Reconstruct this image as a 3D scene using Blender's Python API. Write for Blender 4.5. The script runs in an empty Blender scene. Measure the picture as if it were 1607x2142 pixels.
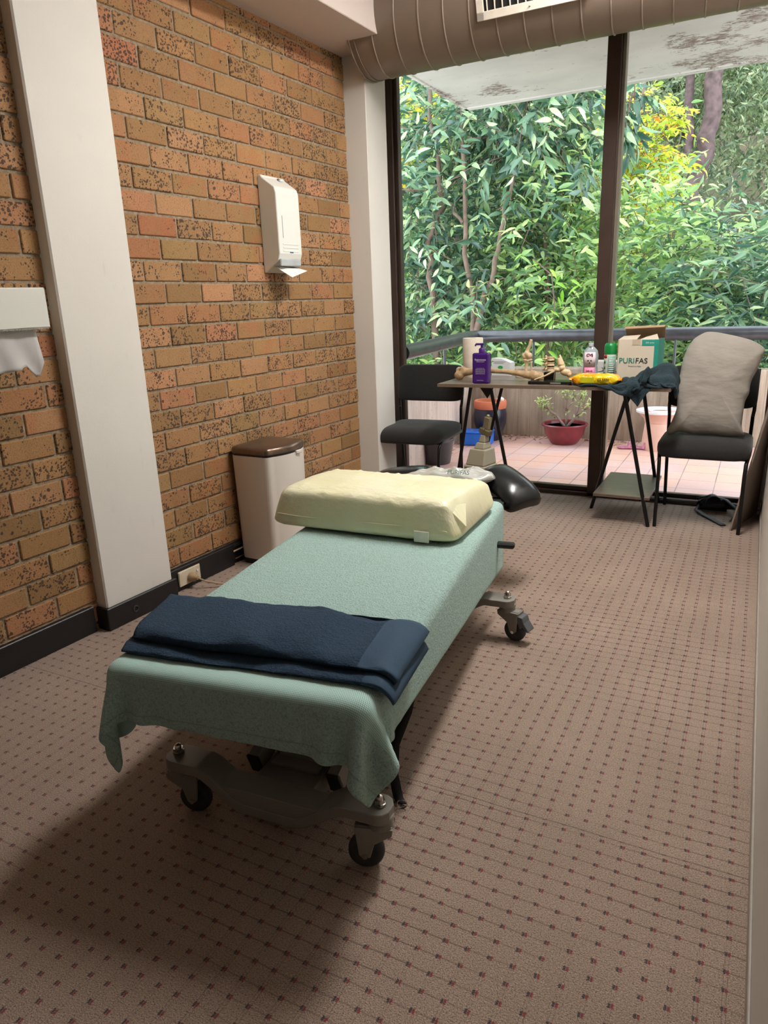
import bpy, math, random
import numpy as np
from mathutils import Vector, Matrix, noise
random.seed(7); rng = np.random.default_rng(11)
S = bpy.context.scene; COL = S.collection
PI = math.pi
def lin(c):
    return tuple((v/12.92 if v <= .04045 else ((v+.055)/1.055)**2.4) for v in [x/255. for x in c]) + (1.,)
# ---------------------------------------------------------------- materials
class NT:
    def __init__(s, name):
        s.m = bpy.data.materials.new(name); s.m.use_nodes = True
        s.t = s.m.node_tree; s.t.nodes.clear()
        s.out = s.t.nodes.new('ShaderNodeOutputMaterial')
    def n(s, typ, **kw):
        nd = s.t.nodes.new(typ)
        for k, v in kw.items():
            if k.startswith('i_'): s.set(nd, k[2:].replace('_', ' '), v)
            else: setattr(nd, k, v)
        return nd
    def set(s, nd, key, v):
        if isinstance(key, str) and key.isdigit(): key = int(key)
        sock = nd.inputs[key]
        if isinstance(v, bpy.types.NodeSocket): s.t.links.new(v, sock)
        else: sock.default_value = v
    def mth(s, op, a, b=0., c=0.):
        nd = s.t.nodes.new('ShaderNodeMath'); nd.operation = op
        for i, v in enumerate((a, b, c)): s.set(nd, i, v)
        return nd.outputs[0]
    def coord(s, kind='Object', scale=(1, 1, 1), loc=(0, 0, 0), rot=(0, 0, 0)):
        tc = s.t.nodes.new('ShaderNodeTexCoord'); mp = s.t.nodes.new('ShaderNodeMapping')
        s.t.links.new(tc.outputs[kind], mp.inputs[0])
        mp.inputs[1].default_value = loc; mp.inputs[2].default_value = rot; mp.inputs[3].default_value = scale
        return mp.outputs[0]
    def noise(s, vec, scale, detail=3, rough=.55):
        nd = s.n('ShaderNodeTexNoise'); s.set(nd, 'Vector', vec); s.set(nd, 'Scale', float(scale)); s.set(nd, 'Detail', float(detail)); s.set(nd, 'Roughness', rough)
        return nd.outputs['Fac']
    def voro(s, vec, scale, feature='F1'):
        nd = s.n('ShaderNodeTexVoronoi', feature=feature); s.set(nd, 'Vector', vec); s.set(nd, 'Scale', float(scale))
        return nd.outputs['Distance']
    def ramp(s, fac, stops, interp='LINEAR'):
        nd = s.n('ShaderNodeValToRGB'); s.set(nd, 'Fac', fac); cr = nd.color_ramp; cr.interpolation = interp
        while len(cr.elements) < len(stops): cr.elements.new(.5)
        for e, (p, c) in zip(cr.elements, stops): e.position = p; e.color = c if len(c) == 4 else lin(c)
        return nd.outputs['Color']
    def mix(s, fac, a, b, mode='MIX'):
        nd = s.n('ShaderNodeMix', data_type='RGBA', blend_type=mode)
        s.set(nd, 0, fac); s.set(nd, 6, a); s.set(nd, 7, b); return nd.outputs[2]
    def bump(s, h, strength=.3, dist=.01, normal=None):
        nd = s.n('ShaderNodeBump'); s.set(nd, 'Height', h); s.set(nd, 'Strength', strength); s.set(nd, 'Distance', dist)
        if normal is not None: s.set(nd, 'Normal', normal)
        return nd.outputs[0]
    def bsdf(s, col, rough=.6, metal=0., normal=None, **kw):
        nd = s.n('ShaderNodeBsdfPrincipled'); s.set(nd, 'Base Color', col); s.set(nd, 'Roughness', rough); s.set(nd, 'Metallic', metal)
        if normal is not None: s.set(nd, 'Normal', normal)
        for k, v in kw.items(): s.set(nd, k.replace('_', ' '), v)
        s.t.links.new(nd.outputs[0], s.out.inputs[0]); return nd
MATS = {}
def mat(name, c, rough=.6, metal=0., ns=0., nscale=30., var=.06, **kw):
    """simple procedural material: colour with slight noise variation and optional bump"""
    t = NT(name); v = t.coord(); f = t.noise(v, nscale, 4)
    a = lin(c); lo = tuple(x*(1-var) for x in a[:3])+(1,); hi = tuple(min(1, x*(1+var)) for x in a[:3])+(1,)
    col = t.ramp(f, [(.3, lo), (.7, hi)])
    nrm = t.bump(t.noise(v, nscale*6, 4), ns, .004) if ns else None
    t.bsdf(col, rough, metal, nrm, **kw); MATS[name] = t.m; return t.m

# ---------------------------------------------------------------- meshes
class MB:
    def __init__(s): s.v = []; s.f = []; s.mi = []; s.cm = 0
    def add(s, vs, fs):
        o = len(s.v); s.v.extend([tuple(map(float, v)) for v in vs]); s.f.extend([tuple(i+o for i in f) for f in fs]); s.mi.extend([s.cm]*len(fs)); return s
    def xform(s, M, start=0):
        for i in range(start, len(s.v)): s.v[i] = tuple(M @ Vector(s.v[i]))
        return s
    def box(s, lo, hi, ch=0., M=None):
        a, b = Vector(lo), Vector(hi); st = len(s.v)
        if ch <= 0:
            vs = [(x, y, z) for x in (a.x, b.x) for y in (a.y, b.y) for z in (a.z, b.z)]
            fs = [(0, 1, 3, 2), (4, 6, 7, 5), (0, 4, 5, 1), (2, 3, 7, 6), (0, 2, 6, 4), (1, 5, 7, 3)]
            s.add(vs, fs)
        else:
            c = min(ch, (b.x-a.x)*.49, (b.y-a.y)*.49, (b.z-a.z)*.49)
            idx = {}; vs = []
            for sx in (0, 1):
                for sy in (0, 1):
                    for sz in (0, 1):
                        X, Y, Z = (a.x, b.x)[sx], (a.y, b.y)[sy], (a.z, b.z)[sz]
                        ix, iy, iz = (c, -c)[sx], (c, -c)[sy], (c, -c)[sz]
                        for ax, p in enumerate([(X, Y+iy, Z+iz), (X+ix, Y, Z+iz), (X+ix, Y+iy, Z)]):
                            idx[(sx, sy, sz, ax)] = len(vs); vs.append(p)
            g = lambda *k: idx[k]
            fs = []
            for k in (0, 1):
                fs.append(tuple(g(k, *q, 0) for q in ((0, 0), (0, 1), (1, 1), (1, 0))))
                fs.append(tuple(g(q[0], k, q[1], 1) for q in ((0, 0), (1, 0), (1, 1), (0, 1))))
                fs.append(tuple(g(q[0], q[1], k, 2) for q in ((0, 0), (0, 1), (1, 1), (1, 0))))
            for p in (0, 1):
                for q in (0, 1):
                    fs.append((g(p, q, 0, 0), g(p, q, 1, 0), g(p, q, 1, 1), g(p, q, 0, 1)))
                    fs.append((g(p, 0, q, 0), g(p, 1, q, 0), g(p, 1, q, 2), g(p, 0, q, 2)))
                    fs.append((g(0, p, q, 1), g(1, p, q, 1), g(1, p, q, 2), g(0, p, q, 2)))
                    for r in (0, 1): fs.append((g(p, q, r, 0), g(p, q, r, 1), g(p, q, r, 2)))
            s.add(vs, fs)
        if M is not None: s.xform(M, st)
        return s
    def tube(s, pts, r, n=10, caps=True, closed=False, flat=None):
        pts = [Vector(p) for p in pts]; m = len(pts)
        rs = r if isinstance(r, (list, tuple, np.ndarray)) else [r]*m
        T = []
        for i in range(m):
            a = pts[(i-1) % m] if (closed or i > 0) else pts[i]; b = pts[(i+1) % m] if (closed or i < m-1) else pts[i]
            d = (b-a); T.append(d.normalized() if d.length > 1e-9 else Vector((0, 0, 1)))
        up = Vector((0, 0, 1)) if abs(T[0].z) < .9 else Vector((1, 0, 0))
        N = (up - T[0]*up.dot(T[0])).normalized(); vs = []
        for i in range(m):
            N = (N - T[i]*N.dot(T[i])).normalized(); B = T[i].cross(N)
            for k in range(n):
                a = 2*PI*k/n; ca, sa = math.cos(a), math.sin(a)
                if flat: ca *= flat
                vs.append(pts[i] + (N*ca + B*sa)*rs[i])
        fs = []
        for i in range(m if closed else m-1):
            for k in range(n):
                j = (i+1) % m; fs.append((i*n+k, i*n+(k+1) % n, j*n+(k+1) % n, j*n+k))
        if caps and not closed: fs.append(tuple(range(n))[::-1]); fs.append(tuple((m-1)*n+k for k in range(n)))
        return s.add(vs, fs)
    def cyl(s, a, b, r, n=20): return s.tube([a, b], r, n)
    def lathe(s, prof, c=(0, 0, 0), n=28, M=None):
        st = len(s.v); vs = []; fs = []; m = len(prof)
        for (r, z) in prof:
            for k in range(n):
                a = 2*PI*k/n; vs.append((c[0]+r*math.cos(a), c[1]+r*math.sin(a), c[2]+z))
        for i in range(m-1):
            for k in range(n): fs.append((i*n+k, i*n+(k+1) % n, (i+1)*n+(k+1) % n, (i+1)*n+k))
        if prof[0][0] > 1e-5: fs.append(tuple(range(n))[::-1])
        if prof[-1][0] > 1e-5: fs.append(tuple((m-1)*n+k for k in range(n)))
        s.add(vs, fs)
        if M is not None: s.xform(M, st)
        return s
    def ball(s, c, r, n=14):
        r = (r, r, r) if not isinstance(r, (tuple, list)) else r; vs = []; fs = []; m = n//2+1
        for i in range(m):
            p = PI*i/(m-1)
            for k in range(n):
                a = 2*PI*k/n; vs.append((c[0]+r[0]*math.sin(p)*math.cos(a), c[1]+r[1]*math.sin(p)*math.sin(a), c[2]+r[2]*math.cos(p)))
        for i in range(m-1):
            for k in range(n): fs.append((i*n+k, (i+1)*n+k, (i+1)*n+(k+1) % n, i*n+(k+1) % n))
        return s.add(vs, fs)
    def prism(s, poly, z0, z1, M=None):
        st = len(s.v); n = len(poly)
        vs = [(x, y, z0) for x, y in poly]+[(x, y, z1) for x, y in poly]
        fs = [tuple(range(n))[::-1], tuple(range(n, 2*n))]+[(i, (i+1) % n, n+(i+1) % n, n+i) for i in range(n)]
        s.add(vs, fs)
        if M is not None: s.xform(M, st)
        return s
    def grid(s, P, flip=False):
        """P: (ny,nx,3)"""
        ny, nx = P.shape[:2]; fs = []
        for j in range(ny-1):
            for i in range(nx-1):
                f = (j*nx+i, j*nx+i+1, (j+1)*nx+i+1, (j+1)*nx+i); fs.append(f[::-1] if flip else f)
        return s.add(P.reshape(-1, 3), fs)
    def build(s, name, m, parent=None, smooth=False, bevel=0., angle=40, sub=0, solid=0., segs=2):
        me = bpy.data.meshes.new(name); me.from_pydata(s.v, [], s.f); me.update()
        ms = m if isinstance(m, (list, tuple)) else [m]
        for x in ms: me.materials.append(x)
        if len(ms) > 1:
            for p, k in zip(me.polygons, s.mi): p.material_index = k
        o = bpy.data.objects.new(name, me); COL.objects.link(o)
        if parent is not None: o.parent = parent
        if smooth:
            me.polygons.foreach_set('use_smooth', [True]*len(me.polygons))
            if angle < 180: me.set_sharp_from_angle(angle=math.radians(angle))
        if solid: q = o.modifiers.new('s', 'SOLIDIFY'); q.thickness = solid; q.offset = 0
        if bevel: q = o.modifiers.new('b', 'BEVEL'); q.width = bevel; q.segments = segs; q.limit_method = 'ANGLE'; q.angle_limit = math.radians(35)
        if sub: q = o.modifiers.new('u', 'SUBSURF'); q.levels = sub; q.render_levels = sub
        return o
def tag(o, label=None, cat=None, group=None, kind=None):
    if label: o['label'] = label
    if cat: o['category'] = cat
    if group: o['group'] = group
    if kind: o['kind'] = kind
    return o
def thing(name, label, cat, loc=(0, 0, 0), rz=0., group=None):
    o = bpy.data.objects.new(name, None); COL.objects.link(o); o.location = loc; o.rotation_euler = (0, 0, rz)
    o.empty_display_size = .1
    return tag(o, label, cat, group)
def struct(o): o['kind'] = 'structure'; return o
def dup(root, loc, rz, label, group=None):
    r = root.copy(); COL.objects.link(r); r.location = loc; r.rotation_euler = (0, 0, rz); r['label'] = label
    if group: r['group'] = group
    for ch in list(root.children):
        c = ch.copy(); COL.objects.link(c); c.parent = r
        for g in list(ch.children):
            d = g.copy(); COL.objects.link(d); d.parent = c
    return r
def text(name, s, size, loc, rot, m, parent=None, ext=.0004, align='CENTER', sx=1., bold=0.):
    cu = bpy.data.curves.new(name, 'FONT'); cu.body = s; cu.size = size; cu.extrude = ext; cu.align_x = align; cu.offset = bold
    cu.resolution_u = 3
    o = bpy.data.objects.new(name, cu); COL.objects.link(o)
    dg = bpy.context.evaluated_depsgraph_get(); me = bpy.data.meshes.new_from_object(o.evaluated_get(dg))
    bpy.data.objects.remove(o); me.materials.clear(); me.materials.append(m)
    r = bpy.data.objects.new(name, me); COL.objects.link(r); r.location = loc; r.rotation_euler = rot; r.scale = (sx, 1, 1)
    if parent is not None: r.parent = parent
    return r
def fract_noise(x, y, z=0.): return noise.fractal(Vector((x, y, z)), 1., 2., 4)
def TR(loc=(0, 0, 0), rx=0, ry=0, rz=0):
    return Matrix.Translation(loc) @ Matrix.Rotation(rz, 4, 'Z') @ Matrix.Rotation(ry, 4, 'Y') @ Matrix.Rotation(rx, 4, 'X')
def blob(poly, th, n_r=16, n_a=96, wr=.0, ws=6., seed=0., aniso=(1, 1), back=1., pw=2.2, edge=.0):
    """closed outline (x,y) inflated along z to a cushion-like solid; star shaped about its centroid"""
    P = np.array(poly, float); c = P.mean(0)
    # resample outline by arc length with smoothing
    Q = np.vstack([P, P[:1]]); L = np.r_[0, np.cumsum(np.linalg.norm(np.diff(Q, axis=0), axis=1))]
    t = np.linspace(0, L[-1], n_a, endpoint=False); O = np.c_[np.interp(t, L, Q[:, 0]), np.interp(t, L, Q[:, 1])]
    for _ in range(2): O = (np.roll(O, 1, 0)+2*O+np.roll(O, -1, 0))/4
    V = []; rr = np.linspace(0, 1, n_r+1)[1:]
    def hgt(p, r, sgn):
        h = th*(1-r**pw)**.5 if r < 1 else 0
        w = wr*noise.fractal(Vector((p[0]*ws*aniso[0]+seed, p[1]*ws*aniso[1], seed*.7+sgn)), 1., 2., 3)*(1-r**6)
        return sgn*(h*(back if sgn < 0 else 1))+w
    top = [(c[0], c[1], hgt(c, 0, 1))]; bot = [(c[0], c[1], hgt(c, 0, -1))]
    for r in rr:
        for o in O:
            p = c+(o-c)*r; top.append((p[0], p[1], hgt(p, r, 1)))
    for r in rr[:-1]:
        for o in O:
            p = c+(o-c)*r; bot.append((p[0], p[1], hgt(p, r, -1)))
    n = n_a; F = []
    for k in range(n): F.append((0, 1+k, 1+(k+1) % n))
    for i in range(n_r-1):
        for k in range(n): a = 1+i*n; b = a+n; F.append((a+k, b+k, b+(k+1) % n, a+(k+1) % n))
    o = len(top)
    for k in range(n): F.append((o, o+1+(k+1) % n, o+1+k))
    for i in range(n_r-2):
        for k in range(n): a = o+1+i*n; b = a+n; F.append((a+k, a+(k+1) % n, b+(k+1) % n, b+k))
    a = o+1+(n_r-2)*n; b = 1+(n_r-1)*n
    for k in range(n): F.append((a+k, a+(k+1) % n, b+(k+1) % n, b+k))
    mb = MB(); mb.add(top+bot, F); return mb
# ---------------------------------------------------------------- cloth
def drape(nx, ny, X0, collide, steps=200, iters=8, rest=None, grav=-9.8, fric=.6, damp=.97, dt=.012, post=None, bend=.25, pin=None):
    """position based cloth on a grid. X0 (ny,nx,3); rest: flat rest positions (ny,nx,3) or None"""
    X = X0.copy(); P = X0.copy(); Rst = X0 if rest is None else rest
    sets = []
    def mk(dx, dy, k):
        a = Rst[:ny-dy if dy else ny, :nx-dx if dx else nx]; b = Rst[dy:, dx:]
        L = np.linalg.norm(a-b, axis=2)
        step = max(dx, dy)
        for ph in range(2*step if step > 1 else 2):
            if dx and not dy: idx = (np.arange(L.shape[1])//step) % 2 == ph if step == 1 else (np.arange(L.shape[1]) % (2*step)) == ph; m = np.broadcast_to(idx[None, :], L.shape)
            elif dy and not dx: idx = (np.arange(L.shape[0]) % 2 == ph) if step == 1 else (np.arange(L.shape[0]) % (2*step)) == ph; m = np.broadcast_to(idx[:, None], L.shape)
            else: idx = np.arange(L.shape[0]) % 2 == ph; m = np.broadcast_to(idx[:, None], L.shape)
            sets.append((dx, dy, L, m.astype(float)[..., None], k))
    mk(1, 0, 1.); mk(0, 1, 1.)
    mk(1, 1, .5); mk(2, 0, bend); mk(0, 2, bend)
    # anti diagonal
    a = Rst[:ny-1, 1:]; b = Rst[1:, :nx-1]; LA = np.linalg.norm(a-b, axis=2)
    if pin is not None: PIN = X0[pin].copy()
    for s_ in range(steps):
        V = (X-P)*damp; P = X.copy(); X = X+V; X[..., 2] += grav*dt*dt
        for it in range(iters):
            for dx, dy, L, m, k in sets:
                A = X[:ny-dy if dy else ny, :nx-dx if dx else nx]; B = X[dy:, dx:]
                d = B-A; l = np.linalg.norm(d, axis=2)+1e-9; c = (d*((l-L)/l*.5*k)[..., None])*m
                if dx == dy: c = c*.5
                A += c; B -= c
            A = X[:ny-1, 1:]; B = X[1:, :nx-1]; d = B-A; l = np.linalg.norm(d, axis=2)+1e-9; c = d*((l-LA)/l*.12)[..., None]; A += c; B -= c
            Xc, hit = collide(X)
            X = Xc
            if pin is not None: X[pin] = PIN
        tang = (X-P); P = np.where(hit[..., None], P+tang*fric, P)
        if post: post(X, P, s_)
    return X
def rbox(X, lo, hi, r):
    """push points out of a rounded box"""
    lo = np.array(lo)+r; hi = np.array(hi)-r; c = np.clip(X, lo, hi); d = X-c; l = np.linalg.norm(d, axis=-1)
    ins = l < r
    # deep inside: push to nearest by z
    n = d/np.maximum(l, 1e-9)[..., None]
    deep = l < 1e-6; n = np.where(deep[..., None], np.array([0, 0, 1.]), n)
    Y = c+n*r
    Y = np.where(deep[..., None], np.stack([X[..., 0], X[..., 1], np.full(X.shape[:-1], hi[2]+r)], -1), Y)
    return np.where(ins[..., None], Y, X), ins
EXPO = 0.34; SKY = 3.9
LAMPS = [(-.45, 2.85, .28, 1.10, 58., 'long white ceiling light over the treatment table, nearer the window'), (-1.72, -.8, .20, 1.15, 2., 'added unseen fill light behind the viewer, a long white fitting over the open floor')]  # second entry is an unseen lamp added to fill the near floor and towel front
# ================================================================= camera
yaw, pitch, roll, FPX = -.485931886, -.288757119, -.0373049145, 1480.81
def cam_matrix():
    cy, sy, cp, sp, cr, sr = math.cos(yaw), math.sin(yaw), math.cos(pitch), math.sin(pitch), math.cos(roll), math.sin(roll)
    f = Vector((sy*cp, cy*cp, sp)); r = Vector((cy, -sy, 0)); u = r.cross(f)
    r2 = r*cr+u*sr; u2 = -r*sr+u*cr
    return Matrix(((r2.x, u2.x, -f.x, 0), (r2.y, u2.y, -f.y, 0), (r2.z, u2.z, -f.z, 1.22), (0, 0, 0, 1)))
cd = bpy.data.cameras.new('camera'); cam = bpy.data.objects.new('camera', cd); COL.objects.link(cam)
cd.sensor_fit = 'VERTICAL'; cd.sensor_height = 36.; cd.lens = FPX/2142*36; cd.clip_start = .02; cd.clip_end = 200
cam.matrix_world = cam_matrix(); S.camera = cam
S.view_settings.view_transform = 'Standard'; S.view_settings.look = 'None'; S.view_settings.gamma = 1; S.view_settings.exposure = EXPO
try: S.view_settings.use_curve_mapping = False
except Exception: pass
S.cycles.max_bounces = 6; S.cycles.diffuse_bounces = 3; S.cycles.glossy_bounces = 2; S.cycles.transmission_bounces = 4; S.cycles.transparent_max_bounces = 8; S.cycles.use_adaptive_sampling = True; S.cycles.adaptive_threshold = .06; S.cycles.use_denoising = True
S.cycles.sample_clamp_indirect = 8; S.cycles.caustics_reflective = False; S.cycles.caustics_refractive = False
# ================================================================= world
w = bpy.data.worlds.new('sky'); S.world = w; w.use_nodes = True; wt = w.node_tree; wt.nodes.clear()
wo = wt.nodes.new('ShaderNodeOutputWorld'); bg = wt.nodes.new('ShaderNodeBackground'); wt.links.new(bg.outputs[0], wo.inputs[0])
bg.inputs[0].default_value = (.86, .93, 1., 1); bg.inputs[1].default_value = SKY
# ================================================================= materials
def m_brick():
    t = NT('speckled_brick'); v = t.coord()
    g = t.n('ShaderNodeNewGeometry'); rnd = g.outputs['Random Per Island']
    r2 = t.mth('FRACT', t.mth('MULTIPLY', rnd, 37.31)); r3 = t.mth('FRACT', t.mth('MULTIPLY', rnd, 91.7))
    base = t.ramp(rnd, [(0, (158, 118, 76)), (.14, (172, 130, 84)), (.28, (146, 110, 68)), (.42, (182, 136, 96)), (.56, (140, 108, 66)), (.68, (176, 124, 86)), (.80, (156, 124, 78)), (.90, (188, 136, 98)), (.96, (164, 104, 72)), (1., (172, 134, 86))])
    b1 = t.noise(v, 11, 2); base = t.mix(t.mth('MULTIPLY', t.mth('GREATER_THAN', r3, .6), t.ramp(b1, [(.50, (0, 0, 0)), (.62, (150, 150, 150))])), base, lin((176, 98, 62)))
    b2 = t.noise(t.coord(loc=(3, 5, 1)), 9, 3); base = t.mix(t.ramp(b2, [(.54, (0, 0, 0)), (.68, (150, 150, 150))]), base, lin((136, 108, 64)))
    gr = t.noise(v, 190, 2, .7); base = t.mix(t.ramp(gr, [(.3, (200, 200, 200)), (.5, (0, 0, 0))]), base, lin((108, 76, 44)))
    gl = t.noise(t.coord(loc=(9, 2, 4)), 230, 2, .7); base = t.mix(t.ramp(gl, [(.58, (0, 0, 0)), (.72, (150, 150, 150))]), base, lin((206, 166, 122)))
    wob = t.noise(v, 70, 2)
    vv = t.n('ShaderNodeVectorMath', operation='ADD'); t.set(vv, 0, v); sc = t.n('ShaderNodeVectorMath', operation='SCALE'); t.t.links.new(wob, sc.inputs[0]); t.set(sc, 'Scale', .014); t.t.links.new(sc.outputs[0], vv.inputs[1])
    patch = t.mth('ADD', t.noise(t.coord(loc=(1, 7, 2)), 20, 3), t.mth('MULTIPLY', t.mth('SUBTRACT', r2, .38), .30)); spot = t.voro(vv.outputs[0], 92)
    thr = t.ramp(patch, [(.36, (40, 40, 40)), (.5, (120, 120, 120)), (.68, (178, 178, 178))])
    s1 = t.mth('LESS_THAN', spot, thr)
    spot2 = t.voro(vv.outputs[0], 38); patch2 = t.mth('ADD', t.noise(t.coord(loc=(4, 1, 8)), 18, 2), t.mth('MULTIPLY', t.mth('SUBTRACT', r2, .5), .22))
    s2 = t.mth('LESS_THAN', spot2, t.ramp(patch2, [(.48, (0, 0, 0)), (.66, (150, 150, 150))]))
    sp = t.mth('MAXIMUM', s1, s2)
    base = t.mix(t.mth('MULTIPLY', sp, .86), base, lin((56, 44, 38)))
    h = t.noise(v, 160, 3, .7)
    t.bsdf(base, .82, 0, t.bump(h, .55, .004)); return t.m
def m_mortar():
    t = NT('mortar'); v = t.coord(); c = t.ramp(t.noise(v, 60, 4), [(.3, (132, 114, 92)), (.7, (172, 156, 132))])
    t.bsdf(c, .95, 0, t.bump(t.noise(v, 220, 4), .7, .006)); return t.m
def m_paint(name, c, sc=1.5, mark=.0):
    t = NT(name); v = t.coord(); col = t.ramp(t.noise(v, sc, 3), [(.3, tuple(int(x*.965) for x in c)), (.7, c)])
    if mark:
        k = t.noise(t.coord(scale=(1, 1, .35)), 26, 4, .7); col = t.mix(t.ramp(k, [(.63, (0, 0, 0)), (.75, (90, 90, 90))]), col, lin((150, 140, 130)))
    t.bsdf(col, .62, 0, t.bump(t.noise(v, 160, 3), .1, .003)); return t.m
def m_carpet():
    t = NT('carpet'); v = t.coord()
    sep = t.n('ShaderNodeSeparateXYZ'); t.t.links.new(v, sep.inputs[0]); X, Y = sep.outputs[0], sep.outputs[1]
    j = t.n('ShaderNodeTexNoise'); t.set(j, 'Vector', v); t.set(j, 'Scale', 7.); js = t.n('ShaderNodeSeparateColor'); t.t.links.new(j.outputs['Color'], js.inputs[0])
    X = t.mth('ADD', X, t.mth('MULTIPLY', t.mth('SUBTRACT', js.outputs[0], .5), .010)); Y = t.mth('ADD', Y, t.mth('MULTIPLY', t.mth('SUBTRACT', js.outputs[1], .5), .010))
    far = t.mth('GREATER_THAN', Y, 1.435)
    gx = t.mth('DIVIDE', t.mth('ADD', X, t.mth('ADD', t.mth('MULTIPLY', far, .004), 9.0)), .0452)
    gy = t.mth('DIVIDE', t.mth('SUBTRACT', t.mth('ADD', Y, 8.087-.0), t.mth('MULTIPLY', far, .012)), .0402)
    fx = t.mth('SUBTRACT', t.mth('FRACT', gx), .5); fy = t.mth('SUBTRACT', t.mth('FRACT', gy), .5)   # cell centred
    w2 = t.noise(v, 420, 1)
    ax = t.mth('ABSOLUTE', fx); ay = t.mth('ABSOLUTE', fy)
    wj = t.mth('MULTIPLY', t.mth('SUBTRACT', w2, .5), .16)
    dot = t.mth('MULTIPLY', t.mth('MULTIPLY', t.mth('LESS_THAN', t.mth('ADD', ax, wj), .115), t.mth('GREATER_THAN', ax, .008)), t.mth('LESS_THAN', t.mth('ADD', ay, wj), .125))
    red = t.mth('GREATER_THAN', t.mth('ADD', fx, wj), .01)
    big = t.noise(v, 3.2, 3)
    base = t.ramp(big, [(.3, (158, 136, 120)), (.7, (174, 150, 134))])
    fz = t.noise(v, 330, 2, .75); base = t.mix(t.ramp(fz, [(.34, (240, 240, 240)), (.54, (0, 0, 0))]), base, lin((98, 78, 66)))
    fz2 = t.noise(t.coord(loc=(2, 3, 0)), 290, 2, .75); base = t.mix(t.ramp(fz2, [(.52, (0, 0, 0)), (.68, (190, 190, 190))]), base, lin((206, 182, 158)))
    grow = t.mth('LESS_THAN', t.mth('ADD', ay, t.mth('MULTIPLY', wj, .5)), .042)
    gcol = t.mth('LESS_THAN', t.mth('ABSOLUTE', t.mth('SUBTRACT', ax, .075)), .02)
    pm = t.ramp(t.noise(t.coord(loc=(6, 1, 0)), 1.6, 2), [(.4, (60, 60, 60)), (.62, (255, 255, 255))])
    pm2 = t.ramp(t.noise(t.coord(loc=(2, 8, 0)), 1.4, 2), [(.4, (60, 60, 60)), (.6, (235, 235, 235))])
    gro = t.mth('MAXIMUM', t.mth('MULTIPLY', grow, pm), t.mth('MULTIPLY', gcol, t.mth('MULTIPLY', pm2, .8)))
    base = t.mix(t.mth('MULTIPLY', gro, .60), base, lin((88, 64, 54)))
    dc = t.mix(red, lin((44, 38, 48)), lin((132, 34, 38)))
    base = t.mix(t.mth('MULTIPLY', dot, .88), base, dc)
    seam = t.mth('LESS_THAN', t.mth('ABSOLUTE', t.mth('SUBTRACT', Y, 1.437)), .0016)
    base = t.mix(t.mth('MULTIPLY', seam, .55), base, lin((70, 52, 42)))
    h = t.mth('SUBTRACT', t.noise(v, 320, 1, .7), t.mth('MULTIPLY', t.mth('ADD', gro, seam), 1.2))
    t.bsdf(base, .97, 0, t.bump(h, .7, .005), Sheen_Weight=.15, Sheen_Roughness=.6); return t.m
def m_tiles():
    t = NT('terracotta_tiles'); v = t.coord(loc=(.17, -5.099, 0))
    b = t.n('ShaderNodeTexBrick', offset=0.); t.set(b, 'Vector', v); t.set(b, 'Scale', 1.); t.set(b, 'Mortar Size', .0035); t.set(b, 'Brick Width', .2225); t.set(b, 'Row Height', .236)
    t.set(b, 'Mortar Smooth', .2); t.set(b, 'Color1', lin((226, 178, 158))); t.set(b, 'Color2', lin((214, 170, 164))); t.set(b, 'Mortar', lin((132, 118, 114)))
    c = t.mix(t.ramp(t.noise(v, 2.2, 4), [(.45, (0, 0, 0)), (.62, (170, 170, 170))]), b.outputs[0], lin((208, 190, 194)))
    c = t.mix(t.ramp(t.noise(v, 5, 4), [(.5, (0, 0, 0)), (.68, (140, 140, 140))]), c, lin((226, 156, 124)))
    c = t.mix(t.ramp(t.noise(v, 60, 4, .7), [(.3, (110, 110, 110)), (.5, (0, 0, 0))]), c, lin((140, 100, 84)))
    t.bsdf(c, .5, 0, t.bump(b.outputs['Fac'], .4, -.003)); return t.m
def m_concrete(name, c0, c1, dark, pits=0.):
    t = NT(name); v = t.coord(); st = t.noise(t.coord(scale=(9, 9, .7)), 2.4, 5, .6)
    c = t.ramp(st, [(.32, c0), (.68, c1)])
    c = t.mix(t.ramp(t.noise(t.coord(scale=(3, 3, .8)), 2, 4), [(.46, (0, 0, 0)), (.7, (190, 190, 190))]), c, lin(dark))
    sep = t.n('ShaderNodeSeparateXYZ'); t.t.links.new(v, sep.inputs[0])
    bd = t.mth('FRACT', t.mth('MULTIPLY', t.mth('ADD', sep.outputs[0], sep.outputs[1]), 9.)); bl = t.mth('LESS_THAN', bd, .05)
    c = t.mix(t.mth('MULTIPLY', bl, .4), c, lin(dark))
    pt = t.ramp(t.noise(t.coord(scale=(1, 1, .5)), 46, 3, .7), [(.62, (0, 0, 0)), (.68, (200, 200, 200))])
    if pits: c = t.mix(t.mth('MULTIPLY', pt, pits), c, lin((96, 78, 70)))
    t.bsdf(c, .92, 0, t.bump(t.mth('ADD', t.noise(v, 60, 5, .7), t.mth('MULTIPLY', bl, -1.)), .5, .008)); return t.m
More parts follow.
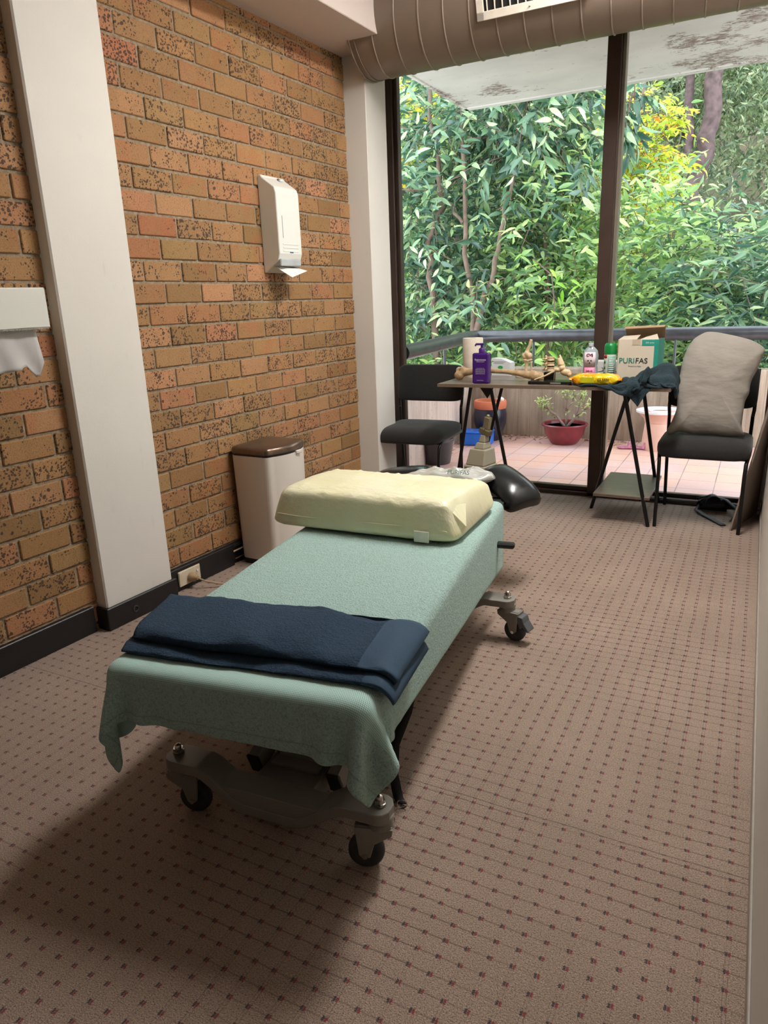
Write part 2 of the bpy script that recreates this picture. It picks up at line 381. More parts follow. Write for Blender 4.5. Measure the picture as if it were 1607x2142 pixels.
def m_peel():
    t = NT('peeling_paint'); v = t.coord(scale=(1, 1.6, 1))
    reg = t.noise(t.coord(loc=(1.3, .4, 0)), 1.3, 3); fl = t.noise(v, 13, 5, .62); cr = t.noise(t.coord(scale=(1, 2.4, 1)), 22, 5, .75)
    th = t.ramp(reg, [(.46, (0, 0, 0)), (.56, (255, 255, 255))])
    a = t.mth('GREATER_THAN', t.mth('ADD', fl, t.mth('MULTIPLY', th, .13)), .675)
    b = t.mth('GREATER_THAN', t.mth('ADD', cr, t.mth('MULTIPLY', th, .24)), .742)
    base = t.ramp(t.noise(v, 2, 4), [(.3, (186, 181, 172)), (.7, (204, 199, 190))])
    base = t.mix(t.mth('MULTIPLY', a, .85), base, lin((160, 144, 134))); base = t.mix(t.mth('MULTIPLY', b, .8), base, lin((104, 82, 72)))
    t.bsdf(base, .85, 0, t.bump(t.mth('MAXIMUM', a, b), .6, -.004)); return t.m
def m_glass():
    t = NT('window_glass'); tr = t.n('ShaderNodeBsdfTransparent'); gl = t.n('ShaderNodeBsdfGlossy'); t.set(gl, 'Roughness', .02)
    t.set(tr, 'Color', (.93, .95, .945, 1)); fr = t.n('ShaderNodeFresnel'); t.set(fr, 'IOR', 1.18); mx = t.n('ShaderNodeMixShader')
    t.t.links.new(fr.outputs[0], mx.inputs[0]); t.t.links.new(tr.outputs[0], mx.inputs[1]); t.t.links.new(gl.outputs[0], mx.inputs[2]); t.t.links.new(mx.outputs[0], t.out.inputs[0]); return t.m
def m_emit(name, c, s):
    t = NT(name); e = t.n('ShaderNodeEmission'); t.set(e, 'Color', c); t.set(e, 'Strength', float(s)); t.t.links.new(e.outputs[0], t.out.inputs[0]); return t.m
BRICK, MORTAR, CARPET, TILES, PEEL, GLASS = m_brick(), m_mortar(), m_carpet(), m_tiles(), m_peel(), m_glass()
CREAM = m_paint('cream_wall_paint', (224, 218, 210), mark=.3); WHITEP = m_paint('white_column_paint', (230, 225, 217), mark=.4); CEIL = m_paint('ceiling_paint', (226, 220, 214))
CONC = m_concrete('board_marked_concrete', (150, 130, 112), (186, 166, 148), (104, 90, 78), .3); CONCS = m_concrete('pale_pitted_concrete', (196, 172, 160), (222, 202, 190), (168, 142, 130), .8)
BRONZE = mat('bronze_window_frame', (70, 54, 46), .42, .25, nscale=8, var=.1)
SKIRT = mat('black_skirting', (30, 29, 30), .42, ns=.1, nscale=12, var=.15)
DUCT = mat('duct_paint_taupe', (134, 118, 104), .42, .15, nscale=3, var=.03); SEAM = mat('duct_seam', (150, 134, 120), .4, .15)
# ================================================================= room shell
AW = .0475469; WD = Vector((math.sin(AW), math.cos(AW), 0)); WN = Vector((math.cos(AW), -math.sin(AW), 0)); WP = Vector((-2.25, 1.725, 0))
MW = Matrix(((WD.x, WN.x, 0, WP.x), (WD.y, WN.y, 0, WP.y), (0, 0, 1, 0), (0, 0, 0, 1)))   # local (along wall, into room, up)
def WL(y): return (y-1.725)/math.cos(AW)
XR = .100; YB = -3.2; CH = 2.9
struct(MB().box((-2.75, YB-.1, -.12), (XR+.1, 4.40, 0)).build('floor', CARPET))
struct(MB().box((-2.75, YB-.1, CH), (XR+.3, 4.6, CH+.12)).build('ceiling', CEIL))
struct(MB().box((XR, YB-.1, 0), (XR+.12, 4.62, CH)).build('wall_right', CREAM))
struct(MB().box((-2.75, YB-.12, 0), (XR, YB, CH)).build('wall_back', mat('back_wall_paint', (120, 112, 104), .7)))
struct(MB().box((XR-.006, .3, 0), (XR, 4.40, .05), .002).build('baseboard_right', mat('grey_skirting', (170, 160, 150), .4)))
# left brick wall: recessed mortar bed plus one chamfered block per brick
bm_ = MB(); s0, s1 = WL(-3.1), WL(3.86); bm_.box((s0, -.14, 0), (s1, -.006, 2.62)); bm_.cm = 1
PZ, PL = .0868, .2085; zc = 1.285; sj = WL(2.119)+.006; r0 = random.Random(3)
for k in range(-15, 16):
    z = zc+k*PZ; off = (k % 2)*PL/2; a = s0-((s0-sj-off) % PL)
    while a < s1:
        lo, hi = max(a+.0052, s0), min(a+PL-.0052, s1)
        if hi-lo > .02:
            j = r0.uniform(-.0022, .0022); y0 = r0.uniform(-.0015, .0022)
            bm_.box((lo, -.03, z-PZ/2+.0056+r0.uniform(-.001, .001)+j*.3), (hi, y0, z+PZ/2-.0056+r0.uniform(-.001, .001)), .003)
        a += PL
bm_.xform(MW); struct(bm_.build('wall_left', [MORTAR, BRICK]))
# wall above the brick (painted) and the soffit beam
b = MB(); b.box((s0, -.14, 2.62), (s1+.3, -.02, CH)); b.xform(MW); struct(b.build('wall_left_upper', CEIL))
b = MB(); b.box((s0, -.02, 2.487), (WL(4.0), .33, CH), .003); b.xform(MW); struct(b.build('trim_1', m_paint('beam_paint', (214, 200, 192))))
# near column, its plinth, skirtings
b = MB(); b.box((WL(1.777), -.1, .0), (WL(2.122), .055, CH), .006); b.xform(MW); struct(b.build('column', WHITEP))
b = MB(); b.box((s0, -.02, 0), (WL(1.745), .018, .108), .003); b.xform(MW); struct(b.build('baseboard_left', SKIRT))
b = MB(); b.box((WL(1.765), -.02, 0), (WL(2.135), .068, .094), .003); b.xform(MW); struct(b.build('trim_2', SKIRT))
b = MB(); b.box((WL(2.135), -.02, 0), (WL(2.56), .018, .108), .003); b.box((WL(2.56), -.02, .09), (WL(3.80), .018, .108), .002); b.box((WL(2.56), -.02, 0), (WL(3.80), -.0, .09)); b.xform(MW); struct(b.build('baseboard_left', SKIRT))
# little round grommet on the plinth
b = MB(); b.tube([Vector((WL(1.90)+.012*math.cos(q), .069, .045+.012*math.sin(q))) for q in np.linspace(0, 2*PI, 17)[:-1]], .003, 6, closed=True); b.xform(MW); struct(b.build('trim_3', mat('grommet', (60, 58, 58), .4)))
# far column beside the window
struct(MB().box((-2.30, 3.79, 0), (-2.020, 4.03, CH), .004).build('column', WHITEP))
struct(MB().box((-2.40, 4.03, 0), (-2.27, 4.50, CH)).build('wall_left_return', CREAM))
# ================================================================= window
YW = 4.45
wf = thing('window_1', None, None, (0, 0, 0)); struct(wf)
MB().box((-2.27, YW-.05, 0), (-2.165, YW+.05, 2.75), .004).build('window_frame', BRONZE, wf)
MB().box((-2.165, YW-.028, 0), (-2.14, YW+.02, 2.75), .003).build('window_frame', BRONZE, wf)
MB().box((-2.165, YW-.06, 0), (-.83, YW+.05, .022), .003).box((-2.165, YW-.02, .02), (-.86, YW+.03, .048), .003).build('sill', BRONZE, wf)
MB().box((-2.27, YW-.05, 2.60), (XR, YW+.05, 2.75), .004).build('window_head', BRONZE, wf)
MB().box((-2.15, YW-.003, .04), (-.86, YW+.003, 2.62)).build('pane', GLASS, wf)
w2 = thing('window_2', None, None, (0, 0, 0)); struct(w2)
MB().box((-.873, YW-.06, 0), (-.800, YW+.03, 2.75), .004).build('mullion', BRONZE, w2)
MB().box((-.800, YW-.02, 0), (-.782, YW+.05, 2.75), .002).build('mullion_trim', mat('aluminium_strip', (150, 138, 124), .35, .5), w2)
MB().box((-.80, YW-.06, 0), (XR, YW+.06, .018), .003).box((-.80, YW-.01, .018), (XR, YW+.03, .05), .003).build('sill', BRONZE, w2)
MB().box((-.80, YW-.045, .018), (XR, YW-.02, .028), .001).build('track', mat('aluminium_track', (180, 175, 172), .3, .8), w2)
MB().box((XR-.035, YW-.05, 0), (XR, YW+.05, 2.75), .003).build('window_frame', BRONZE, w2)
MB().box((-.79, YW+.007, .04), (XR-.03, YW+.013, 2.62)).build('pane', GLASS, w2)
struct(MB().box((-2.75, YW-.05, 2.75), (XR+.3, YW+.12, CH)).build('wall_window', CEIL))
# ================================================================= balcony
struct(MB().box((-3.2, 4.40, -.2), (1.8, 6.42, -.02)).build('balcony_floor', TILES))
struct(MB().box((-2.60, 6.37, -.5), (1.8, 6.53, .60), .01).build('balcony_parapet', CONC))
b = MB(); b.prism([(-2.19, 4.50), (-2.40, 4.50), (-2.62, 6.50), (-2.385, 6.40)], -.5, .60); struct(b.build('balcony_side_parapet', CONCS, bevel=.008))
b = MB(); b.box((-2.40, 4.55, 2.75), (1.8, 6.32, 2.92), .012); b.box((-2.415, 6.25, 2.742), (1.8, 6.335, 2.93), .01); b.box((-2.415, 4.56, 2.742), (-2.37, 6.335, 2.93), .01)
struct(b.build('balcony_soffit', PEEL))
RAIL = mat('galvanised_rail_paint', (84, 84, 88), .3, .45, ns=.15, nscale=14, var=.22)
rl = thing('handrail', 'thick grey tubular balcony handrail above the concrete parapet outside', 'railing', (0, 0, 0))
MB().tube([(-2.20, 4.52, .872), (-2.40, 6.35, .876), (-2.375, 6.46, .876), (-2.32, 6.48, .876), (1.8, 6.50, .876)], .055, 20).build('rail', RAIL, rl, True)
for q in (-1.82, -.62, .6): MB().cyl((q, 6.47, .59), (q, 6.47, .84), .012, 10).build('post', RAIL, rl, True)
MB().cyl((-2.33, 5.6, .59), (-2.33, 5.6, .84), .012, 10).build('post', RAIL, rl, True)
# ground far below and wooded slope behind
SOIL = mat('leaf_litter_soil', (74, 66, 44), .95, nscale=3, var=.35)
P = np.zeros((26, 34, 3)); ys = np.linspace(6.6, 34, 26); xs = np.linspace(-24, 16, 34)
for j, y in enumerate(ys):
    for i, x in enumerate(xs): P[j, i] = (x, y, -2.6+max(0, y-11)*.62+.5*fract_noise(x*.4, y*.4))
b = MB(); b.grid(P); o = b.build('hillside', SOIL, smooth=True); struct(o)
# ================================================================= duct
du = thing('air_duct', 'taupe painted spiral round air duct under the ceiling above the window', 'duct', (0, 3.80, 2.60))
pr = []
MB().tube([(-2.0, 0, 0), (-1.2, 0, 0), (-.4, 0, 0), (XR-.002, 0, 0)], .243, 72).build('duct_body', DUCT, du, True)
MB().tube([(-2.0+.004*math.cos(0), .246*math.cos(q), .246*math.sin(q)) for q in np.linspace(0, 2*PI, 65)[:-1]], .005, 6, closed=True).build('end_rim', DUCT, du, True)
MB().tube([(-1.965, .246*math.cos(q), .246*math.sin(q)) for q in np.linspace(0, 2*PI, 65)[:-1]], .003, 6, closed=True).build('end_rim', DUCT, du, True)
pit = .128; hel = [(-1.95+pit*q/(2*PI), .2435*math.sin(q), .2435*math.cos(q)) for q in np.arange(0, 2*PI*15.8, .12)]
hs = MB().tube(hel, .0042, 6).build('spiral_seam', SEAM, du, True)
# register on the duct
rg = MB(); WHM = mat('register_paint', (214, 204, 190), .4); DK = mat('dark_void', (20, 18, 17), .8)
GM = TR((-1.06, -.245, -.03), rx=math.radians(18))      # local: x along duct, y out (-), z up
g = MB(); W2, H2 = .25, .13
for lo, hi in (((-W2, -.012, -H2), (W2, 0, -H2+.035)), ((-W2, -.012, H2-.035), (W2, 0, H2)), ((-W2, -.012, -H2), (-W2+.035, 0, H2)), ((W2-.035, -.012, -H2), (W2, 0, H2))): g.box(lo, hi, .002, GM)
reg = g.build('register_frame', WHM, du)
g = MB(); g.box((-W2+.02, .0, -H2+.01), (W2+.03, .10, H2-.02), .002, GM).build('register_box', mat('register_side', (196, 178, 160), .5), du)
g = MB(); g.box((-W2+.035, -.002, -H2+.035), (W2-.035, .002, H2-.035), 0, GM).build('register_throat', DK, du)
g = MB()
for k in range(12): g.box((-.2+.036*k, -.012, -H2+.035), (-.197+.036*k, 0, H2-.035), 0, GM)
g.build('register_vanes', WHM, du)
g = MB()
for sx in (-.0,): g.ball((sx, -.014, -H2+.018), .004, 8)
g.xform(GM); g.build('screw', mat('screw_steel', (150, 145, 140), .3, .9), du, True)
# ================================================================= ceiling lamp of the room, plus the added fill lamp
def ceiling_lamp(x, y, lx, ly, s, label):
    t = thing('ceiling_light', label, 'ceiling light', (x, y, CH))
    MB().box((-lx/2-.02, -ly/2-.02, -.05), (lx/2+.02, ly/2+.02, -.0), .004).build('housing', WHM, t)
    MB().box((-lx/2, -ly/2, -.056), (lx/2, ly/2, -.0502)).build('diffuser', m_emit('lamp_diffuser', (1., .975, .94, 1), s), t)
for a_ in LAMPS: ceiling_lamp(*a_)
# ================================================================= treatment bench
def m_terry(name, c, band=None, lo=.82, str_=1., sc=230.):
    t = NT(name); v = t.coord(); tc = t.n('ShaderNodeTexCoord'); uv = tc.outputs['UV']
    f = t.noise(v, sc, 3, .75); f2 = t.noise(v, 9, 3); f3 = t.noise(v, sc*.35, 3, .7)
    a = lin(c); dk = tuple(x*.60 for x in a[:3])+(1,); hi = tuple(min(1, x*1.16) for x in a[:3])+(1,)
    col = t.ramp(t.mth('ADD', t.mth('MULTIPLY', f, .8), t.mth('MULTIPLY', f3, .2)), [(.36, dk), (.5, a), (.66, hi)])
    col = t.mix(t.ramp(f2, [(.4, (0, 0, 0)), (.7, (90, 90, 90))]), col, tuple(x*.86 for x in a[:3])+(1,))
    h = t.mth('ADD', f, f3); nrm = t.bump(h, str_, .007)
    if band:
        sep = t.n('ShaderNodeSeparateXYZ'); t.t.links.new(uv, sep.inputs[0]); U, V = sep.outputs[0], sep.outputs[1]
        m = t.mth('MULTIPLY', t.mth('GREATER_THAN', V, band[0]), t.mth('LESS_THAN', V, band[1]))
        hem = t.mth('MULTIPLY', t.mth('GREATER_THAN', V, band[2]), t.mth('LESS_THAN', V, band[2]+.0035)); 
        hx = t.mth('MULTIPLY', t.mth('SINE', t.mth('MULTIPLY', t.mth('ADD', U, V), 900.)), t.mth('SINE', t.mth('MULTIPLY', t.mth('SUBTRACT', U, V), 900.)))
        hx = t.mth('GREATER_THAN', hx, .18)
        wc = t.mix(hx, tuple(min(1, x*1.12) for x in a[:3])+(1,), tuple(x*.6 for x in a[:3])+(1,))
        col = t.mix(m, col, wc); col = t.mix(t.mth('MULTIPLY', hem, .5), col, tuple(x*.55 for x in a[:3])+(1,))
        h2 = t.mth('ADD', t.mth('MULTIPLY', h, t.mth('SUBTRACT', 1., m)), t.mth('MULTIPLY', m, t.mth('MULTIPLY', hx, -.6))); nrm = t.bump(h2, str_, .007)
    t.bsdf(col, .95, 0, nrm, Sheen_Weight=.2 if a[1] > .3 else .04, Sheen_Roughness=.5); return t.m
MINT = m_terry('mint_terry', (184, 219, 210), (.118, .182, .030)); NAVY = m_terry('navy_terry', (36, 66, 92), None, str_=1.); NAVYB = mat('navy_woven_band', (42, 70, 94), .8, nscale=300, ns=.2, var=.15)
GREY = mat('warm_grey_enamel', (138, 134, 126), .4, .05, nscale=6, var=.04); BLK = mat('black_plastic', (24, 24, 25), .4, nscale=20); RUB = mat('grey_rubber_tyre', (56, 56, 56), .6)
CHR = mat('chrome', (200, 196, 190), .18, 1., var=.02); VIN = mat('black_vinyl', (26, 28, 29), .24, ns=.06, nscale=60, var=.1); PED = mat('slate_brake_pedal', (84, 88, 90), .5)
bench = thing('treatment_table', 'grey wheeled treatment table with black vinyl headrest and armrests, under the mint towel', 'treatment table', (-.640, 1.140, 0), math.radians(4.3))
# local frame: x across (0 at right castors, negative to the left), y towards window
XL, ZB = -.545, .162
def transverse(y0, name):
    """dropped cross beam: flat ends carrying the castor bolts, sloping down to a low middle"""
    w = .038; prof = [(.028, ZB), (-.09, ZB), (-.175, .082), (-.37, .082), (-.455, ZB), (XL-.028, ZB)]
    # smoothed centreline
    pts = []
    xs_ = np.linspace(.028, XL-.028, 61)
    for x in xs_:
        u = min(x-XL, -x) if True else 0
        u = max(0, min(-x, x-XL)); k = max(0, min(1, (u-.080)/.125)); k = k*k*(3-2*k)*.6+k*.4; pts.append((x, ZB-(ZB-.094)*k))
    top, bot = [], []
    for i, (x, z) in enumerate(pts):
        a = pts[max(0, i-1)]; c = pts[min(60, i+1)]; dx, dz = c[0]-a[0], c[1]-a[1]; l = math.hypot(dx, dz); nx_, nz_ = dz/l, -dx/l
        if nz_ < 0: nx_, nz_ = -nx_, -nz_
        ww = w*(1-max(0, (abs(x-XL/2)-(-XL/2))/.030)**2)**.5 if abs(x-XL/2) > -XL/2 else w
        ww = max(.006, ww)
        top.append(((x, y0-ww, z), (x, y0+ww, z))); t_ = .026
        bot.append(((x-nx_*t_, y0-ww, z-nz_*t_), (x-nx_*t_, y0+ww, z-nz_*t_)))
    b = MB(); n = len(pts); vs = []
    for i in range(n): vs += [top[i][0], top[i][1], bot[i][1], bot[i][0]]
    fs = []
    for i in range(n-1):
        for k in range(4): fs.append((4*i+k, 4*i+(k+1) % 4, 4*i+4+(k+1) % 4, 4*i+4+k))
    fs += [(3, 2, 1, 0), (4*n-4, 4*n-3, 4*n-2, 4*n-1)]; b.add(vs, fs)
    # low box under the middle
    b.prism([(-.135, .130), (-.41, .130), (-.345, .071), (-.20, .071)], -.034, .034, Matrix.Translation((0, y0, 0)) @ Matrix.Rotation(PI/2, 4, 'X'))
    return b.build(name, GREY, bench, True, bevel=.0025, angle=30)
transverse(0, 'front_beam'); transverse(1.19, 'rear_beam')
b = MB(); b.prism([(-.19, .02), (-.355, .02), (-.325, 1.17), (-.22, 1.17)], .060, .118); b.prism([(-.205, .09), (-.34, .09), (-.325, 1.0), (-.22, 1.0)], .11, .128)
b.build('spine_beam', GREY, bench, bevel=.004)
# lifting arms under the top with black end caps
for x in (-.385, -.160):
    a = MB(); a.box((x-.017, .10, -.03), (x+.017, .80, .03), .004, TR((0, 0, .075), rx=math.radians(20))); o_ = a.build('lift_arm', GREY, bench)
    a = MB(); a.box((x-.0175, .094, -.0305), (x+.0175, .102, .0305), .002, TR((0, 0, .075), rx=math.radians(20))); a.build('end_cap', BLK, o_)
a = MB(); a.cyl((-.385, .155, .135), (-.16, .155, .135), .017, 16); a.build('pivot_tube', GREY, bench, True)
a = MB(); a.add([(-.335, .12, .12), (-.205, .12, .12), (-.205, .60, .12), (-.335, .60, .12), (-.325, .26, .36), (-.215, .26, .36), (-.215, .60, .36), (-.325, .60, .36)], [(3, 2, 1, 0), (4, 5, 6, 7), (0, 1, 5, 4), (1, 2, 6, 5), (2, 3, 7, 6), (3, 0, 4, 7)]); a.build('lift_housing', GREY, bench, bevel=.006)
a = MB(); a.tube([(-.30, .20, .34), (-.325, .15, .24), (-.345, .125, .17), (-.345, .14, .11)], .004, 8); a.build('cable', mat('ochre_cable', (150, 120, 78), .5), bench, True)
def castor(x, y, ang, pedal=False):
    c = MB(); M = TR((x, y, 0), rz=ang)
    # fork: neck disc, head and two cheeks; wheel trails along local +x
    c.lathe([(.0, .142), (.030, .142), (.032, .136), (.031, .130), (.026, .128), (.030, .122), (.030, .112), (.0, .112)], n=24, M=M)
    for s_ in (-1, 1):
        c.prism([(-.030, .116), (.055, .118), (.052, .085), (.048, .045), (.036, .034), (.022, .04), (.012, .075), (-.028, .10)], s_*.021-.0035, s_*.021+.0035, M @ Matrix.Rotation(PI/2, 4, 'X'))
    c.box((-.028, -.022, .100), (.056, .022, .120), .004, M)
    f_ = c.build('castor_fork', GREY, bench, True, bevel=.0015, angle=35)
    q = MB(); cx = .034; Mw = M @ TR((cx, 0, .042), rx=PI/2)
    q.lathe([(.0, -.013), (.026, -.013), (.034, -.0145), (.040, -.010), (.042, 0), (.040, .010), (.034, .0145), (.026, .013), (.0, .013)], n=32, M=Mw); q.build('wheel', RUB, f_, True, angle=60)
    q = MB(); q.lathe([(0, -.0275), (.006, -.027), (.007, -.024), (.007, .024), (.006, .027), (0, .0275)], n=14, M=Mw); q.build('axle_bolt', CHR, f_, True)
    q = MB(); q.lathe([(.0, .190), (.004, .189), (.0075, .186), (.0085, .181), (.0085, .178)], n=16, M=TR((x, y, 0)))
    q.lathe([(.0, .178), (.0125, .178), (.0125, .170), (.015, .169), (.015, .164), (0, .164)], n=6, M=TR((x, y, 0))); q.build('dome_nut', CHR, f_, True, angle=30)
    if pedal:
        q = MB(); pr_ = [(.035, .112), (.072, .106), (.078, .086), (.098, .058), (.094, .052), (.072, .07), (.062, .06), (.05, .09)]
        q.prism(pr_, -.024, .024, M @ Matrix.Rotation(PI/2, 4, 'X')); q.build('brake_pedal', PED, f_, bevel=.003)
castor(0, 0, math.radians(195)); castor(XL, 0, math.radians(10)); castor(0, 1.19, math.radians(-15), True); castor(XL, 1.19, math.radians(30), True)
# frame tray and padded top in the (slightly turned) frame of the couch top
BT = TR((-.907, .999, 0), rz=math.radians(8.0)); BI = bench.matrix_basis.copy()
BL = (Matrix.Translation((-.640, 1.140, 0)) @ Matrix.Rotation(math.radians(4.3), 4, 'Z')).inverted() @ BT    # couch-top frame expressed in bench frame
MZ = .468
def cpart(b, name, m, **k):
    b.xform(BL); return b.build(name, m, bench, **k)
cpart(MB().box((-.27, .06, .37), (.25, 1.50, .405), .004), 'top_frame', GREY)
cpart(MB().box((-.31, .005, .405), (.302, 1.56, MZ), .02), 'mattress', VIN, bevel=.008, segs=3)
cpart(MB().box((-.16, 1.60, .40), (.14, 1.95, MZ-.008), .02), 'headrest', VIN, bevel=.01, segs=3)
def pad(cx, cy, rz, tilt, L, W, T, z, side=1):
    """saddle-shaped armrest cushion"""
    n, m = 26, 34; V = np.zeros((m, n, 3))
    b = MB(); vs = []; fs = []
    for i in range(m):
        for k in range(n):
            ph = PI*(i/(m-1)); th = 2*PI*k/n
            cx_, sx_ = math.cos(ph), math.sin(ph); e = .42
            u = -math.copysign(abs(cx_)**e, cx_); r = abs(sx_)**e
            cy_, cz_ = math.copysign(abs(math.cos(th))**.55, math.cos(th)), math.copysign(abs(math.sin(th))**.7, math.sin(th))
            wloc = W*(.86+.14*(u*.5+.5)); X = u*L; Y = r*cy_*wloc; Z = r*cz_*T
            Z -= (Y/W)**2*.030+(X/L)**2*.022*side*0+max(0, -X/L)*.004
            Z -= .03*max(0, (X/L))**2.2
            vs.append((X, Y, Z))
    for i in range(m-1):
        for k in range(n): fs.append((i*n+k, i*n+(k+1) % n, (i+1)*n+(k+1) % n, (i+1)*n+k))
    b.add(vs, fs); b.xform(TR((cx, cy, z), rz=rz) @ TR(rx=tilt[0], ry=tilt[1])); return b
cpart(pad(.275, 1.85, math.radians(-40), (math.radians(4), math.radians(20)), .125, .105, .036, .452), 'armrest', VIN, smooth=True, angle=180)
cpart(pad(-.30, 2.06, math.radians(190), (0, math.radians(6)), .15, .095, .034, .415), 'armrest', VIN, smooth=True, angle=180)
cpart(MB().tube([(.05, 1.86, .405), (.16, 1.86, .405), (.25, 1.83, .41)], .011, 10), 'armrest_bracket', BLK, smooth=True)
cpart(MB().tube([(-.10, 1.92, .39), (-.22, 1.98, .385), (-.28, 2.04, .39)], .011, 10), 'armrest_bracket', BLK, smooth=True)
cpart(MB().box((.30, 1.33, .335), (.375, 1.36, .357), .006), 'side_lever', BLK)
# strap hanging from the right edge of the frame
b = MB(); sp_ = [(-.700, 1.50, .40), (-.700, 1.46, .30), (-.715, 1.44, .20), (-.742, 1.415, .11), (-.730, 1.38, .05), (-.700, 1.345, .012), (-.685, 1.335, .006)]
def ribbon(pts, w, wd, th=.002):
    pts = [Vector(p) for p in pts]; r_ = []
    for i in range(len(pts)-1):
        for q in np.linspace(0, 1, 5)[:-1]: r_.append(pts[i].lerp(pts[i+1], q))
    r_.append(pts[-1]); wd = Vector(wd).normalized(); g = np.array([[tuple(p-wd*w/2), tuple(p+wd*w/2)] for p in r_]); return MB().grid(g)
sb = ribbon(sp_, .026, (.93, .35, .0)); so = sb.build('hanging_strap', mat('black_webbing', (16, 16, 17), .8, ns=.3, nscale=90), None, True, solid=.0025)
tag(so, 'long black webbing strap with a metal ring dangling beside the treatment table', 'strap')
MB().tube([(-.680+.012*math.cos(q), 1.326+.004*math.cos(q), .008+.012*math.sin(q)+.006) for q in np.linspace(0, 2*PI, 19)[:-1]], .0016, 6, closed=True).build('ring', CHR, so, True)
# ----------------------------------------------------------------- mint towel draped on the couch top
def set_uv(o, UV):
    me = o.data; l = me.uv_layers.new(name='uv'); vi = np.zeros(len(me.loops), int); me.loops.foreach_get('vertex_index', vi)
    l.data.foreach_set('uv', UV.reshape(-1, 2)[vi].astype(np.float32).ravel())
def grid_sheet(c, nx, ny):
    u = np.linspace(0, 1, nx)[None, :, None]; v = np.linspace(0, 1, ny)[:, None, None]
    A, B, C_, D = [np.array(q, float) for q in c]   # FL, FR, BR, BL
    return (A*(1-u)+B*u)*(1-v)+(D*(1-u)+C_*u)*v
nx, ny = 64, 104
X0 = grid_sheet([(-.50, -.118, MZ+.05), (.415, -.130, MZ+.05), (.545, 1.47, MZ+.05), (-.40, 1.47, MZ+.05)], nx, ny)
uvm = X0[..., :2]-np.array([-.5, -.13])
def col_m(X):
    Y, h = rbox(X, (-.318, -.008, .30), (.310, 1.90, MZ+.006), .022); return Y, h
rs = np.random.default_rng(4)
nz = np.zeros((ny, nx))
for j in range(ny):
    for i in range(nx): nz[j, i] = .010*fract_noise(i*.09, j*.09)
X0n = X0.copy(); X0n[..., 2] += nz*.5+.004-.04; X0n[..., 1] += 0
# rest is a touch wider at the front hem so the edge flutes
Rst = X0.copy(); fl = np.exp(-(np.arange(ny)/7.))[:, None]; Rst[..., 0] = Rst[..., 0]*(1+.05*fl)
X0n[..., 2] = np.maximum(X0n[..., 2], MZ+.008)
pin = (np.abs(X0n[..., 0]+.004) < .27) & (X0n[..., 1] > .03)
X0n[pin, 2] = MZ+.007
XM = drape(nx, ny, X0n, col_m, steps=190, iters=9, rest=Rst, fric=.8, bend=.12, dt=.009, damp=.965, pin=pin)
b = MB(); b.grid(XM); M_ = BT; b.xform(M_); tw = b.build('bath_towel', MINT, None, True, angle=180, solid=.006, sub=1)
set_uv(tw, uvm); tw.modifiers.move(1, 0) if tw.modifiers[0].type == 'SOLIDIFY' and False else None
tag(tw, 'large mint green terry towel spread over the treatment table, corners hanging at the front', 'towel')
# ----------------------------------------------------------------- navy folded towel across the foot end
def folded(x0, x1, yf, yb, z0, th, seed, name, m, parent, droop=.0, skew=0., bandx=None):
    """one folded slab: rounded front/back folds, follows the couch edge at its right end"""
    nu, nv = 70, 26; vs = []; b = MB()
    G = np.zeros((nu, nv, 3))
    for i in range(nu):
        u = i/(nu-1); x = x0+(x1-x0)*u
        for k in range(nv):
            a = 2*PI*k/nv; ca, sa = math.cos(a), math.sin(a); e = .22
            yy = math.copysign(abs(ca)**e, ca); zz = math.copysign(abs(sa)**.9, sa)
            endr = 1-.0*u
            ymid, yh = (yf+yb)/2, (yb-yf)/2*endr
            y = ymid-yy*yh+skew*u+.010*fract_noise(x*5+seed, yy*.6)
            hh = th*(.5+.5*zz); und = .013*fract_noise(x*7+seed, y*13+seed*2)*(1 if zz > 0 else .0)+.006*math.sin(x*11+seed)*(zz > 0)
            z = z0+hh+und*th/.03
            xx = x-(1-u)*(y-yf)*.22; xe = .292; X_, Z_ = xx, z
            if xx > xe:   # bend over the rounded edge
                d = xx-xe; R = .05; ang = min(d/R, 1.15); X_ = xe+R*math.sin(ang)+(max(0, d-R*1.15))*math.cos(1.15)+math.sin(ang)*(z-z0)*.6; Z_ = z0-R*(1-math.cos(ang))-(max(0, d-R*1.15))*math.sin(1.15)+(z-z0)*math.cos(ang)
            G[i, k] = (X_, y, Z_)
    b.add(G.reshape(-1, 3), [(i*nv+k, i*nv+(k+1) % nv, (i+1)*nv+(k+1) % nv, (i+1)*nv+k) for i in range(nu-1) for k in range(nv)]+[tuple(range(nv))[::-1], tuple((nu-1)*nv+k for k in range(nv))])
    if bandx is not None:
        nf = (nu-1)*nv; lim = int((bandx-x0)/(x1-x0)*(nu-1))
        for q in range(nf): b.mi[q] = 1 if q//nv >= lim else 0
        b.mi[-1] = 1
    b.xform(BT); return b.build(name, m, parent, True, angle=180)
zt = MZ+.012
nt = thing('hand_towel', 'dark navy towel folded into a long strip across the near end of the bench', 'towel', (0, 0, 0))
folded(-.292, .338, .072, .300, zt+.012, .030, 2., 'upper_fold', [NAVY, NAVYB], nt, skew=.012, bandx=.262)
folded(-.300, .352, .042, .292, zt, .014, 5., 'lower_fold', [NAVY, NAVYB], nt, skew=.004, bandx=.28)
